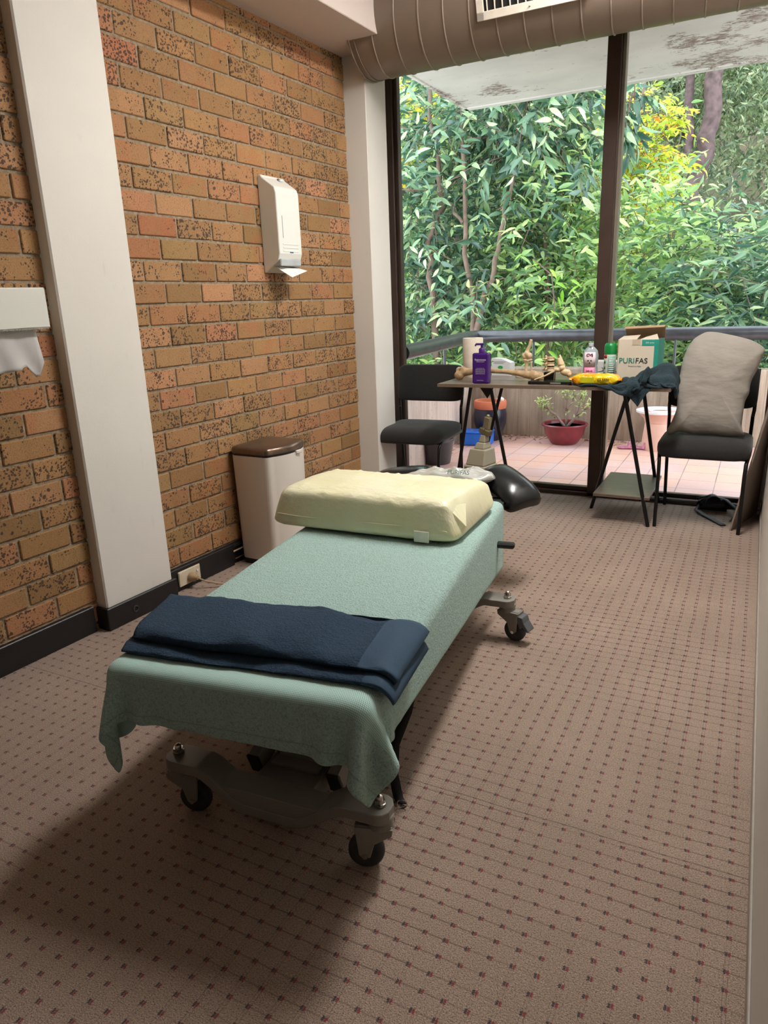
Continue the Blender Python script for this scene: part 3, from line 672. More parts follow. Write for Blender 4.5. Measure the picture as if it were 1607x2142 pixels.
# ----------------------------------------------------------------- wedge pillow in pale plastic cover
def m_cover():
    t = NT('pale_yellow_wrapped_foam'); v = t.coord()
    c = t.ramp(t.noise(v, 5, 3), [(.3, (234, 230, 186)), (.7, (244, 241, 210))]); cr = t.noise(t.coord(scale=(1, 2.2, 1)), 22, 3, .6)
    dots = t.mth('GREATER_THAN', t.mth('SINE', t.mth('MULTIPLY', t.noise(v, 200, 0), 60.)), .6)
    h = t.mth('ADD', t.mth('MULTIPLY', cr, 1.), t.mth('MULTIPLY', dots, .03))
    t.bsdf(c, .38, 0, t.bump(h, .4, .012), Subsurface_Weight=.15, Subsurface_Radius=(.02, .02, .01), Coat_Weight=.15); return t.m
COV = m_cover()
PT = BT @ TR((-.058, 1.18, zt), rz=math.radians(-5.5))
pl = thing('foam_pillow', 'pale yellow contoured foam pillow in a crinkled plastic cover, far end of the mint towel', 'pillow', (0, 0, 0))
nu, nv = 66, 60; G = np.zeros((nu, nv, 3)); Wd, Dp = .322, .215
prof = []
for k in range(nv):   # closed profile in (y,z): contoured pillow, front lobe higher
    a = 2*PI*k/nv; ca, sa = math.cos(a), math.sin(a)
    y = -math.copysign(abs(ca)**.30, ca); z = math.copysign(abs(sa)**.30, sa)
    yy = y*Dp; top = .142-.016*math.exp(-((yy+.05)/.05)**2)-.030*max(0, (yy)/Dp)
    if yy < -.14: top -= .0
    zz = (z*.5+.5)*top
    yy += .030*(1-z)*.5*(-1 if y < 0 else .3)       # base flares out at the front
    prof.append((yy, zz))
for i in range(nu):
    u = -1+2*i/(nu-1); e = (1-abs(u)**14)**.4 if abs(u) < 1 else 0; e = max(e, .0)
    for k, (yy, zz) in enumerate(prof):
        kx = (.80+.20*e); zc_ = .052
        x = u*Wd*(1+.075*(1-zz/.12)); y = yy*kx; z = zc_+(zz-zc_)*(.5+.5*e)
        wv = Vector((x*9, y*14, z*16)); dn = noise.fractal(wv, 1., 2., 3)*.0038; rg_ = abs(noise.noise(Vector((x*17+y*9, y*22-x*7, z*13+3)))); dn += (.05-rg_)*.07 if rg_ < .05 else 0
        if zz > .012: z += dn
        y += dn*(1 if yy > 0 else -1)*.6
        G[i, k] = (x, y, max(z, .001))
b = MB(); b.add(G.reshape(-1, 3), [(i*nv+k, i*nv+(k+1) % nv, (i+1)*nv+(k+1) % nv, (i+1)*nv+k) for i in range(nu-1) for k in range(nv)]+[tuple(range(nv))[::-1], tuple((nu-1)*nv+k for k in range(nv))])
b.xform(PT); b.build('cushion', COV, pl, True, angle=180)
SEA = mat('cover_seam', (228, 224, 190), .4)
b = MB(); b.tube([(x, -Dp-.018-.004*math.sin(x*20), .048+.003*math.sin(x*13)) for x in np.linspace(-Wd*.96, Wd*.97, 30)], .0022, 6); b.xform(PT); b.build('seam', SEA, pl, True)
# gusset flap at the near right corner, tape patch on the front
b = MB(); b.add([(Wd*.90, -Dp-.012, .018), (Wd*1.10, -Dp*.80, .050), (Wd*.93, -Dp*.93, .118), (Wd*1.01, -Dp*.4, .10), (Wd*1.02, -Dp*.35, .02)], [(0, 1, 2), (1, 3, 2), (0, 4, 1), (1, 4, 3)]); b.xform(PT); b.build('corner_flap', COV, pl, solid=.002)
b = MB(); b.add([(-Wd*.90, -Dp-.012, .010), (-Wd*1.10, -Dp*.85, .022), (-Wd*.95, -Dp*.93, .09), (-Wd*1.0, -Dp*.4, .09), (-Wd*1.02, -Dp*.35, .01)], [(0, 2, 1), (1, 2, 3), (0, 1, 4), (1, 3, 4)]); b.xform(PT); b.build('corner_flap', COV, pl, solid=.002)
b = MB(); b.box((.205, -Dp-.030, .006), (.255, -Dp-.0235, .042), .001); b.xform(PT); b.build('label_patch', mat('white_patch', (232, 234, 214), .5), pl)
# ----------------------------------------------------------------- plastic bag between the armrests
bgp = [(-.20, -.04), (-.17, .03), (-.10, .055), (-.02, .05), (.05, .085), (.12, .10), (.19, .06), (.20, .0), (.13, -.05), (.02, -.05), (-.10, -.06)]
PLB = mat('clear_white_polythene', (206, 204, 196), .25, nscale=20, var=.05, Transmission_Weight=.25, Coat_Weight=.3, Alpha=.9)
b = blob(bgp, .035, 14, 90, wr=.022, ws=13, seed=3., aniso=(1, 1.6)); b.xform(BT @ TR((.02, 1.78, .482)))
pb = b.build('plastic_bag', PLB, None, True, angle=180); tag(pb, 'crumpled translucent plastic bag lying between the black armrests behind the pillow', 'bag')
text('printed_letters', 'PURIFAS', .026, BT @ Vector((.075, 1.715, .513)), (math.radians(62), 0, math.radians(8)), mat('teal_print', (60, 130, 116), .5), pb)
# ================================================================= table with two three-legged trestles
WOOD = NT('grey_brown_wood_laminate'); v_ = WOOD.coord(scale=(1, 14, 1)); WOOD.bsdf(WOOD.ramp(WOOD.noise(v_, 9, 5, .6), [(.3, (98, 84, 74)), (.55, (122, 106, 94)), (.75, (140, 124, 110))]), .32); WOOD = WOOD.m
EDGE = mat('laminate_edge', (116, 100, 84), .5, nscale=30)
STEEL = mat('black_steel_tube', (20, 20, 21), .35, .2)
tb = thing('side_table', 'narrow table with grey-brown laminate top on black splayed steel legs in front of the window', 'table', (0, 0, 0))
TZ = .765
MB().box((-1.594, 3.722, TZ-.018), (-.362, 4.36, TZ), .001).build('tabletop', WOOD, tb)
MB().box((-1.5945, 3.7205, TZ-.0175), (-.3615, 3.7222, TZ-.0005)).build('edge_band', EDGE, tb)
def leg(a, b_):
    MB().tube([a, b_], .0105, 10).build('leg', STEEL, tb, True)
ztop = TZ-.020
leg((-.600, 3.84, ztop), (-.440, 3.885, 0)); leg((-.600, 4.06, ztop), (-.793, 4.14, 0)); leg((-.565, 4.24, ztop), (-.448, 4.39, 0))
leg((-1.437, 3.84, ztop), (-1.570, 3.885, 0)); leg((-1.330, 3.86, ztop), (-1.215, 3.98, 0)); leg((-1.37, 4.24, ztop), (-1.60, 4.38, 0))
b = MB(); b.box((-.635, 3.80, ztop-.004), (-.47, 4.30, ztop+.001)); b.prism([(-.605, ztop), (-.545, ztop), (-.575, ztop-.075)], -3.862, -3.856, Matrix.Rotation(PI/2, 4, 'X')); b.build('leg_bracket', STEEL, tb)
b = MB(); b.box((-1.47, 3.80, ztop-.004), (-1.30, 4.30, ztop+.001)); b.prism([(-1.40, ztop), (-1.30, ztop), (-1.345, ztop-.075)], -3.862, -3.856, Matrix.Rotation(PI/2, 4, 'X')); b.build('leg_bracket', STEEL, tb)
MB().box((-.735, 3.868, .150), (-.440, 4.40, .166), .001).build('shelf', WOOD, tb)
# ================================================================= chairs
FAB = NT('black_upholstery'); v_ = FAB.coord(); FAB.bsdf(FAB.ramp(FAB.noise(v_, 300, 3, .7), [(.35, (20, 19, 19)), (.7, (40, 37, 36))]), .95, 0, FAB.bump(FAB.noise(v_, 420, 3), .4, .003), Sheen_Weight=.2); FAB = FAB.m
def rounded_cushion(w, d, h, r=.05, bulge=.008, front=.0):
    """cushion w(x) d(y) h(z), centred in x,y, bottom at 0"""
    n, m = 44, 18; b = MB(); vs = []; fs = []
    for i in range(m+1):
        p = -PI/2+PI*i/m; cp = math.copysign(abs(math.cos(p))**.35, 1) if abs(math.cos(p)) > 1e-6 else 0; sp_ = math.copysign(abs(math.sin(p))**.55, math.sin(p))
        for k in range(n):
            a = 2*PI*k/n; e = .28; cx = math.copysign(abs(math.cos(a))**e, math.cos(a)); cy = math.copysign(abs(math.sin(a))**e, math.sin(a))
            x, y = cx*w/2*cp, cy*d/2*cp; z = h/2+sp_*h/2+(bulge*(1-(x/w*2)**2)*(1-(y/d*2)**2) if sp_ > 0 else 0)
            if front: z -= front*max(0, (-y/(d/2))-.55)**2
            vs.append((x, y, z))
    for i in range(m):
        for k in range(n): fs.append((i*n+k, i*n+(k+1) % n, (i+1)*n+(k+1) % n, (i+1)*n+k))
    return b.add(vs, fs)
def make_chair(loc, rz, label):
    t = thing('stacking_chair', label, 'chair', loc, rz, 'black upholstered stacking chairs')
    W, D = .40, .46     # leg spacing; origin at centre of the feet
    c = rounded_cushion(.455, .46, .085, front=.10); c.xform(TR((0, -.015, .385))); c.build('seat', FAB, t, True, angle=180)
    c = rounded_cushion(.455, .235, .05, bulge=.012); c.xform(TR((0, .235, .70), rx=math.radians(82))); c.build('backrest', FAB, t, True, angle=180)
    for s_ in (-1, 1):
        x = s_*W/2
        f_ = [(x*1.02, -D/2+.0, 0), (x*1.02, -D/2+.01, .30), (x*1.03, -D/2+.02, .365), (x*1.06, -D/2+.055, .392), (x*1.08, -D/2+.10, .40)]
        MB().tube(f_, .0095, 10).build('leg', STEEL, t, True)
        MB().tube([(x*1.02, D/2+.0, 0), (x*1.05, D/2-.035, .40), (x*1.06, D/2-.04, .55)], .0095, 10).build('leg', STEEL, t, True)
        MB().tube([(x*1.08, -D/2+.10, .40), (x*1.09, D/2-.10, .398), (x*1.06, D/2-.035, .40)], .0095, 10).build('seat_rail', STEEL, t, True)
        MB().tube([(x*1.06, D/2-.04, .55), (x*1.08, D/2-.035, .58), (x*1.09, D/2+.005, .80)], .0095, 10).build('back_post', STEEL, t, True)
    MB().tube([(-W/2*1.05, -D/2+.045, .385), (W/2*1.05, -D/2+.045, .385)], .008, 8).build('cross_rail', STEEL, t, True)
    return t
ch = make_chair((-.205, 4.135, 0), math.radians(0), 'black upholstered chair at the right end of the table, grey pillow propped on its seat')
dup(ch, (-1.865, 4.06, 0), math.radians(3), 'empty black upholstered chair by the left window jamb, behind the left end of the table')
# grey pillow on the right chair
GP = NT('grey_cotton_pillowcase'); v_ = GP.coord(scale=(1, 1, 2.2), rot=(0, .5, 0)); wr_ = GP.noise(v_, 7, 3, .5)
GP.bsdf(GP.ramp(GP.noise(GP.coord(), 3, 3), [(.3, (150, 142, 133)), (.7, (168, 160, 150))]), .8, 0, GP.bump(GP.mth('ADD', wr_, GP.mth('MULTIPLY', GP.noise(GP.coord(), 700, 2), .02)), .4, .022), Sheen_Weight=.1); GP = GP.m
op = [(-.225, 0), (-.20, .055), (-.178, .12), (-.185, .22), (-.178, .30), (-.172, .36), (-.155, .42), (-.125, .465), (-.07, .495), (-.02, .492), (.05, .478), (.12, .462), (.17, .445), (.222, .412), (.205, .36), (.190, .31), (.17, .27), (.165, .235), (.168, .205), (.150, .17), (.148, .10), (.148, .04), (.17, .0), (.08, -.004), (0, .004), (-.08, .0), (-.16, .012), (-.20, -.012)]
b = blob([(x, z) for x, z in op], .062, 20, 150, wr=.0065, ws=5, seed=1.3, aniso=(.9, 1.5), back=.8, pw=2.6)
b.xform(TR((-.185, 4.075, .478), rx=math.radians(90-10)) @ Matrix.Diagonal((1, 1.10, 1, 1)))
pw_ = b.build('grey_pillow', GP, None, True, angle=180, sub=1); tag(pw_, 'plump grey pillow standing upright on the seat of the right-hand chair', 'pillow')
# leaning board between chair and right wall
BRD = mat('taupe_board', (150, 134, 122), .55, nscale=5, var=.06)
b = MB(); b.add([(-.045, 3.965, 0), (.075, 4.345, 0), (.094, 4.32, .72), (.088, 3.97, .72), (-.037, 3.962, 0), (.083, 4.342, 0), (.097, 4.322, .72), (.0935, 3.972, .72)], [(0, 1, 2, 3), (7, 6, 5, 4), (0, 4, 5, 1), (1, 5, 6, 2), (2, 6, 7, 3), (3, 7, 4, 0)])
o = b.build('leaning_board', BRD); tag(o, 'thin taupe board leaning on the right wall beside the right-hand chair', 'board')
# black strap bundle on the floor
bg_ = thing('strap_bundle', 'rolled bundle of black padded straps on the floor by the window sill', 'strap', (0, 0, 0))
SL = mat('slate_black_nylon', (34, 35, 42), .6, ns=.3, nscale=60)
def roll(c, r, w, turns, ang):
    pts = []
    for q in np.linspace(0, turns*2*PI, int(turns*22)): rr = r*(1-.55*q/(turns*2*PI)); pts.append((rr*math.cos(q), rr*math.sin(q)))
    G = np.array([[(x, -w/2, z) for x, z in pts], [(x, w/2, z) for x, z in pts]]).transpose(1, 0, 2); b = MB(); b.grid(G); b.xform(TR((c[0], c[1], c[2]), rz=ang)); return b
roll((-.150, 4.335, .046), .042, .06, 2.6, math.radians(15)).build('rolled_strap', SL, bg_, True, solid=.004)
b = MB(); b.box((-.225, 4.30, .005), (-.06, 4.385, .062), .02, None); b.build('pouch', SL, bg_, smooth=True, bevel=.012, segs=3)
ribbon([(-.205, 4.33, .04), (-.225, 4.27, .012), (-.185, 4.20, .007), (-.12, 4.10, .006), (-.075, 4.03, .006)], .030, (.85, .5, 0)).build('loose_strap', SL, bg_, True, solid=.003)
ribbon([(-.23, 4.36, .06), (-.16, 4.34, .085), (-.08, 4.32, .07), (-.02, 4.28, .03), (-.03, 4.18, .02), (-.045, 4.12, .006)], .028, (.5, .85, 0)).build('loose_strap', SL, bg_, True, solid=.003)
# ================================================================= waste bin
WBIN = mat('satin_white_steel', (226, 218, 208), .35, .1, nscale=3, var=.02); LID = mat('brushed_brown_steel', (120, 102, 88), .3, .75, nscale=30, var=.12)
bn = thing('waste_bin', 'tall white steel bin with brown metal lid standing against the brick wall', 'bin', (0, 0, 0))
def bin_outline(s, bow=1.):
    """plan: flat sides, bowed front; x across front, y depth"""
    pts = []; hw, d = .148*s, .128*s
    corners = [(hw, -d*.80), (hw, d), (-hw, d), (-hw, -d*.80)]
    R = .028
    for (cx, cy, a0) in ((hw-R, d-R, 0), (-hw+R, d-R, 90), (-hw+R, -d*.8+R, 180)):
        for q in np.linspace(a0, a0+90, 5): pts.append((cx+R*math.cos(math.radians(q)), cy+R*math.sin(math.radians(q))))
    for u in np.linspace(-1, 1, 17)[1:-1]: pts.append((u*(hw-R), -d*.8-.032*bow*(1-u*u)))
    for q in np.linspace(270, 360, 5): pts.append((hw-R+R*math.cos(math.radians(q)), -d*.8+R+R*math.sin(math.radians(q))))
    return pts
BM = TR((-2.058, 2.742, 0), rz=math.radians(90-2.7))
def loft(levels, M):
    b = MB(); n = len(levels[0][0]); vs = []
    for pts, z in levels: vs += [(x, y, z if not callable(z) else z(x, y)) for x, y in pts]
    fs = [(i*n+k, i*n+(k+1) % n, (i+1)*n+(k+1) % n, (i+1)*n+k) for i in range(len(levels)-1) for k in range(n)]
    fs += [tuple(range(n))[::-1], tuple((len(levels)-1)*n+k for k in range(n))]
    b.add(vs, fs); b.xform(M); return b
loft([(bin_outline(.93), 0), (bin_outline(.93), .028)], BM).build('base_ring', BLK, bn, True, angle=50)
loft([(bin_outline(.95), .028), (bin_outline(1.0), .545)], BM).build('body', WBIN, bn, True, angle=50)
loft([(bin_outline(.985), .545), (bin_outline(.985), .556)], BM).build('gasket', BLK, bn, True, angle=50)
loft([(bin_outline(1.01), .556), (bin_outline(1.01), .574), (bin_outline(.985), .583), (bin_outline(.90), .588), (bin_outline(.5), .591)], BM).build('lid', LID, bn, True, angle=60)
b = MB(); b.box((-.022, -.142, .536), (.022, -.128, .552), .003); b.xform(BM @ TR((.045, 0, 0))); b.build('lid_catch', WBIN, bn)
# ================================================================= wall outlet, plug and lead; loose wires in the open skirting
PLW = mat('ivory_plastic', (214, 200, 176), .4)
ot = thing('power_outlet', 'ivory double power outlet fixed low on the black skirting beside the column', 'outlet', (0, 0, 0))
b = MB(); b.box((WL(2.185), .018, .022), (WL(2.318), .027, .092), .003); b.xform(MW); b.build('plate', PLW, ot, bevel=.002)
b = MB(); b.box((WL(2.292), .027, .062), (WL(2.302), .031, .072), .001); b.xform(MW); b.build('switch', mat('white_rocker', (236, 232, 224), .3), ot)
pg = thing('power_plug', 'beige power plug and lead running from the outlet to beneath the bench', 'plug', (0, 0, 0))
PB = mat('beige_plug', (176, 152, 118), .4); wl = lambda y, n, z: tuple(MW @ Vector((WL(y), n, z)))
b = MB(); b.lathe([(0, 0), (.021, 0), (.023, .006), (.021, .022), (.013, .032), (.009, .045), (0, .046)], n=20, M=MW @ TR((WL(2.255), .028, .052), rx=-PI/2)); b.build('plug_body', PB, pg, True, angle=60)
MB().tube([wl(2.255, .07, .052), wl(2.27, .10, .035), wl(2.32, .16, .012), wl(2.38, .26, .006), wl(2.41, .42, .006), wl(2.39, .62, .006), wl(2.30, .85, .006), wl(2.2, 1.05, .006)], .004, 8).build('lead', PB, pg, True)
for i_, (a, c_, r, lab) in enumerate([((2.56, .068), (2.80, .078), .004, 'pale capped wire stub protruding along the open skirting, upper one'), ((2.57, .028), (2.80, .034), .0022, 'thin reddish wire lying along the open skirting, lower one')]):
    o = MB().tube([wl(a[0], .012, a[1]), wl((a[0]+c_[0])/2, .020, (a[1]+c_[1])/2+.003), wl(c_[0], .026, c_[1])], r, 8).build('loose_wire', mat('wire%d' % i_, ((206, 186, 160), (150, 96, 84))[i_], .4), None, True); tag(o, lab, 'wire')
# ================================================================= paper dispensers on the brick wall
WPL = mat('white_dispenser_plastic', (228, 228, 220), .3, nscale=3, var=.015); GPL = mat('grey_dispenser_base', (176, 180, 182), .3)
dp = thing('paper_towel_dispenser', 'tall slim white paper towel dispenser screwed to the brick wall above the bin', 'dispenser', (0, 0, 0))
y0, y1 = WL(2.985), WL(3.165); zt_, zb_ = 1.815, 1.375
def dshape(yA, yB, off=0., c=WPL):
    # side profile (n out from wall, z)
    P_ = [(0, zb_), (.012, zb_), (.095, zb_+.055), (.105, zb_+.085), (.105, zt_-.085), (.098, zt_-.06), (.030, zt_-.012), (.022, zt_), (0, zt_)]
    b = MB(); n = len(P_); vs = [(yA, p, z) for p, z in P_]+[(yB, p, z) for p, z in P_]
    b.add(vs, [tuple(range(n)), tuple(range(2*n-1, n-1, -1))]+[(i, n+i, n+(i+1) % n, (i+1) % n) for i in range(n)]); return b
b = dshape(y0, y1); b.xform(MW); b.build('cover', WPL, dp, bevel=.006, segs=3)
b = MB(); b.box((y0+.008, .03, zb_+.028), (y1-.008, .102, zb_+.062), .004); b.xform(MW); b.build('grey_outlet', GPL, dp, bevel=.003)
b = MB(); b.box((y0+.034, .1045, zb_+.155), (y0+.0365, .1058, zb_+.255)); b.xform(MW); b.build('level_slot', mat('slot_grey', (110, 112, 110), .5), dp)
for k in range(3):
    b = MB(); b.box((y0+.03, .104, zb_+.125-.016*k), (y1-.03, .1068, zb_+.131-.016*k), .001); b.xform(MW); b.build('rib', WPL, dp)
b = MB(); b.box((y0+.080, .1045, zb_+.088), (y0+.108, .1065, zb_+.095), .001); b.xform(MW); lb = b.build('badge', mat('blue_badge', (70, 84, 130), .4), dp)
b = MB(); b.ball((y0+.118, .036, zt_-.018), .011, 12); b.box((y0+.112, .04, zt_-.022), (y0+.134, .05, zt_-.012), .001); b.xform(MW); b.build('lock', CHR, dp, True)
b = MB(); b.add([(y0+.010, .055, zb_+.030), (y1-.012, .055, zb_+.030), (y1+.006, .125, zb_+.006), (y0+.045, .135, zb_-.026)], [(0, 1, 2, 3)]); b.xform(MW); b.build('paper_sheet', mat('tissue_paper', (232, 228, 222), .8), dp, solid=.0008)
d2 = thing('roll_paper_dispenser', 'wide boxy white roll dispenser at the left photo edge with torn paper hanging', 'dispenser', (0, 0, 0))
ya, yb = WL(1.38), WL(1.632)
b = MB(); b.box((ya, .0, 1.178), (yb, .195, 1.302), .003); b.xform(MW); b.build('housing', WPL, d2, bevel=.002)
b = MB()
for k in range(52): q = ya+.004+(yb-ya-.008)*k/52; b.add([(q, .190, 1.178), (q+.004, .190, 1.178), (q+.002, .190, 1.1725)], [(0, 1, 2)])
b.xform(MW); b.build('cutter_teeth', CHR, d2, solid=.0006)
PP = mat('hanging_paper', (196, 192, 190), .85, nscale=6, ns=.2)
b = MB(); ed = [(ya-.1, 1.18), (yb-.045, 1.18), (yb-.035, 1.12), (yb-.032, 1.06), (yb-.045, 1.035), (yb-.062, 1.03), (yb-.075, 1.055), (yb-.10, 1.062), (yb-.12, 1.05), (ya-.1, 1.04)]
n_ = len(ed); G = []
nuv = 24; Gd = np.zeros((14, nuv, 3))
edge_z = lambda s: np.interp(s, [ya-.1, yb-.12, yb-.10, yb-.085, yb-.072, yb-.06, yb-.048, yb-.036], [1.03, 1.052, 1.063, 1.058, 1.030, 1.022, 1.03, 1.07])
for j in range(14):
    for i in range(nuv):
        s = (ya-.1)+(yb-.036-(ya-.1))*i/(nuv-1); zb2 = float(edge_z(s)); z = 1.182+(zb2-1.182)*j/13
        Gd[j, i] = (s, .165+.008*math.sin(s*60+z*20)*(j/13)+.01*(j/13)**2, z)
b = MB(); b.grid(Gd); b.xform(MW); b.build('torn_paper', PP, d2, True, solid=.0008)
# ================================================================= things on the table
def setp(n, label, cat, loc, rz=0): return thing(n, label, cat, (loc[0], loc[1], TZ+(loc[2] if len(loc) > 2 else 0)), rz)
# purple pump bottle
PUR = mat('deep_purple_plastic', (64, 22, 110), .35, nscale=4, var=.03); PRT = mat('pale_print', (190, 176, 206), .6)
t = setp('pump_bottle', 'rectangular deep purple pump bottle with white print near the left end of the table', 'bottle', (-1.355, 3.79))
MB().box((-.046, -.026, 0), (.046, .026, .164), .006).build('body', PUR, t, bevel=.006, segs=3)
q = MB(); q.lathe([(.0, .164), (.017, .164), (.017, .186), (.012, .192), (.007, .194), (.007, .212), (0, .212)], n=20); q.box((-.036, -.007, .206), (.012, .007, .217), .003); q.box((-.040, -.004, .200), (-.034, .004, .211), .001); q.build('pump', PUR, t, True, angle=40)
text('brand_text', 'Rejuvenate', .0145, (0, -.0268, .125), (PI/2, 0, 0), PRT, t, bold=.0003); text('sub_text', 'MASSAGE BALM', .0065, (0, -.0268, .1165), (PI/2, 0, 0), PRT, t)
for k in range(7): text('print_line', 'massage therapy lotion for body', .0044, (0, -.0268, .082-.0052*k), (PI/2, 0, 0), PRT, t, sx=(.8, .95, 1., .96, 1., .9, .98)[k])
text('print_line', 'VOLUME 500mL', .0056, (0, -.0268, .016), (PI/2, 0, 0), PRT, t)
# paper roll
PRO = mat('white_kitchen_paper', (226, 214, 198), .9, ns=.3, nscale=40)
t = setp('paper_roll', 'upright white paper towel roll behind the purple pump bottle', 'paper roll', (-1.515, 4.08))
MB().lathe([(.02, 0), (.058, 0), (.060, .004), (.060, .226), (.058, .230), (.02, .230), (.02, 0)], n=40).build('paper', PRO, t, True, angle=50)
MB().lathe([(.021, .001), (.021, .2295), (.018, .2295), (.018, .001)], n=24).build('core', mat('cardboard_core', (160, 130, 96), .9), t, True)
# bones
BONE = NT('aged_bone'); v_ = BONE.coord(); BONE.bsdf(BONE.mix(BONE.ramp(BONE.noise(v_, 28, 4), [(.42, (0, 0, 0)), (.62, (200, 200, 200))]), lin((188, 160, 120)), lin((138, 108, 74))), .5, 0, BONE.bump(BONE.noise(v_, 70, 4), .5, .006)); BONE = BONE.m
CBONE = mat('cream_model_bone', (216, 190, 150), .45, ns=.25, nscale=40, var=.08)
def fuse(b, name, m, parent, vox=.003, smooth=3):
    o = b.build(name, m, parent, True, angle=180); r = o.modifiers.new('r', 'REMESH'); r.mode = 'VOXEL'; r.voxel_size = vox; r.use_smooth_shade = True
    s_ = o.modifiers.new('m', 'SMOOTH'); s_.iterations = smooth; s_.factor = .5; return o
t = setp('femur_bone', 'long brownish thigh bone lying along the front of the table', 'bone', (-1.305, 3.905), 0)
b = MB(); pts = [(-.215, 0, .045), (-.19, 0, .048), (-.15, 0, .050), (-.05, .005, .056), (.05, .005, .053), (.13, 0, .044), (.18, 0, .036), (.215, 0, .032)]
b.tube(pts, [.030, .024, .017, .0135, .014, .017, .022, .024], 16)
for c_, r in (((-.225, -.012, .030), (.030, .024, .027)), ((-.232, .012, .055), (.022, .02, .022)), ((-.205, -.005, .065), (.02, .018, .016)), ((-.22, .0, .022), (.018, .02, .02)), ((.225, -.012, .030), (.034, .026, .030)), ((.235, .018, .028), (.030, .022, .027)), ((.205, 0, .040), (.03, .024, .022)), ((.25, -.004, .022), (.02, .022, .02))): b.ball(c_, r, 16)
fuse(b, 'bone_body', BONE, t, .0035, 4)
# small printed carton with green oval
t = setp('carton', 'small white carton with a green oval standing behind the thigh bone', 'box', (-1.365, 4.20), math.radians(-8))
CRD = mat('white_card', (222, 226, 230), .55, nscale=5, var=.02)
b = MB(); b.prism([(-.062, 0), (.062, 0), (.062, .078), (.004, .100), (-.062, .104)], -.03, .03, Matrix.Rotation(PI/2, 4, 'X')); b.build('card_body', CRD, t, bevel=.001)
b = MB(); b.lathe([(0, 0), (.013, 0), (.013, .001), (0, .001)], n=20, M=TR((-.004, -.0302, .050), rx=PI/2) @ Matrix.Diagonal((1.3, .8, 1, 1))); b.build('green_oval', mat('green_print', (40, 170, 80), .5), t)
GRYP = mat('grey_print', (120, 128, 134), .6)
for k in range(3): MB().box((-.050, -.0308, .084-.006*k), (.035-.01*k, -.0301, .0855-.006*k)).build('print_line', GRYP, t)
MB().box((-.058, -.0308, .082), (-.052, -.0301, .088)).build('print_mark', BLK, t)
# knee joint model
t = setp('knee_model', 'small upright knee joint model on a round white base at the middle of the table', 'bone model', (-1.195, 4.13))
WB_ = mat('ivory_disc', (226, 218, 204), .4)
MB().lathe([(0, 0), (.062, 0), (.064, .003), (.062, .010), (.055, .012), (0, .012)], n=36).build('base', WB_, t, True, angle=40)
b = MB(); b.tube([(.020, 0, .215), (.012, 0, .185), (.0, 0, .155), (-.006, 0, .135)], [.009, .0095, .011, .017], 14)
for c_, r in (((-.018, -.004, .122), (.017, .02, .019)), ((.012, -.004, .122), (.017, .02, .019)), ((-.004, -.018, .135), (.012, .008, .014))): b.ball(c_, r, 14)
fuse(b, 'thigh_bone_end', CBONE, t, .0022)
b = MB(); b.tube([(-.006, 0, .012), (-.008, 0, .05), (-.006, 0, .082), (-.003, 0, .098)], [.0105, .009, .012, .024], 14); b.ball((-.016, 0, .099), (.017, .018, .008), 12); b.ball((.012, 0, .099), (.017, .018, .008), 12)
fuse(b, 'shin_bone_end', CBONE, t, .0022)
b = MB(); b.tube([(.024, 0, .012), (.024, 0, .05), (.022, 0, .080), (.021, 0, .088)], [.005, .0045, .006, .010], 12); b.build('calf_bone', CBONE, t, True, angle=180)
# spine segment + foot model on black base
BASE = mat('gloss_black_base', (14, 14, 15), .2)
t = setp('spine_model', 'lumbar spine segment model on a small black block behind the foot model', 'bone model', (-1.025, 3.985, .0))
MB().box((-.028, -.022, .0), (.028, .022, .046), .002).build('block', BASE, t)
for k in range(3):
    z = .062+k*.028; b = MB(); b.lathe([(0, -.010), (.021, -.010), (.018, 0), (.021, .010), (0, .010)], (.004, 0, z), 20)
    for c_, r in (((-.022, 0, z), (.012, .008, .008)), ((-.036, .004, z-.004), (.012, .004, .007)), ((-.02, .018, z), (.006, .012, .004)), ((-.02, -.018, z), (.006, .012, .004)), ((-.024, 0, z+.012), (.006, .01, .008))): b.ball(c_, r, 12)
    fuse(b, 'vertebra', CBONE, t, .002, 2)
    if k < 2: MB().lathe([(0, -.003), (.019, -.003), (.020, 0), (.019, .003), (0, .003)], (.004, 0, z+.014), 18).build('disc', BASE, t, True)
t = setp('foot_model', 'skeletal foot and ankle model mounted on a black plinth, beside the yellow packet', 'bone model', (-.975, 3.83, 0), math.radians(2))
MB().box((-.115, -.052, 0), (.115, .052, .016), .002).build('plinth', BASE, t); MB().box((.005, -.0528, .004), (.06, -.0518, .012)).build('nameplate', mat('plate_silver', (170, 170, 168), .3, .6), t)
MB().cyl((.012, 0, .016), (.016, 0, .058), .0018, 8).build('support_rod', CHR, t)
b = MB()
for k in range(5):
    yy = -.022+.011*k; st = Vector((.025, yy*.5, .072)); md = Vector((-.035, yy, .040)); en = Vector((-.085, yy*1.25, .022-.0*k)); b.tube([st, md], [.0065, .0048], 8); b.ball(md, .0058, 8); b.tube([md, en], [.0045, .0035], 8); b.ball(en, .0045, 8)
for c_, r in (((.03, 0, .074), (.022, .022, .014)), ((.05, 0, .084), (.022, .019, .017)), ((.075, .0, .060), (.030, .015, .018)), ((.092, 0, .050), (.014, .014, .016)), ((.048, .0, .102), (.017, .018, .012))): b.ball(c_, r, 14)
b.tube([(.046, -.004, .100), (.035, -.004, .135)], [.016, .010], 12); b.tube([(.060, .012, .098), (.036, .014, .150)], [.007, .006], 10)
fuse(b, 'foot_bones', CBONE, t, .0024, 2)
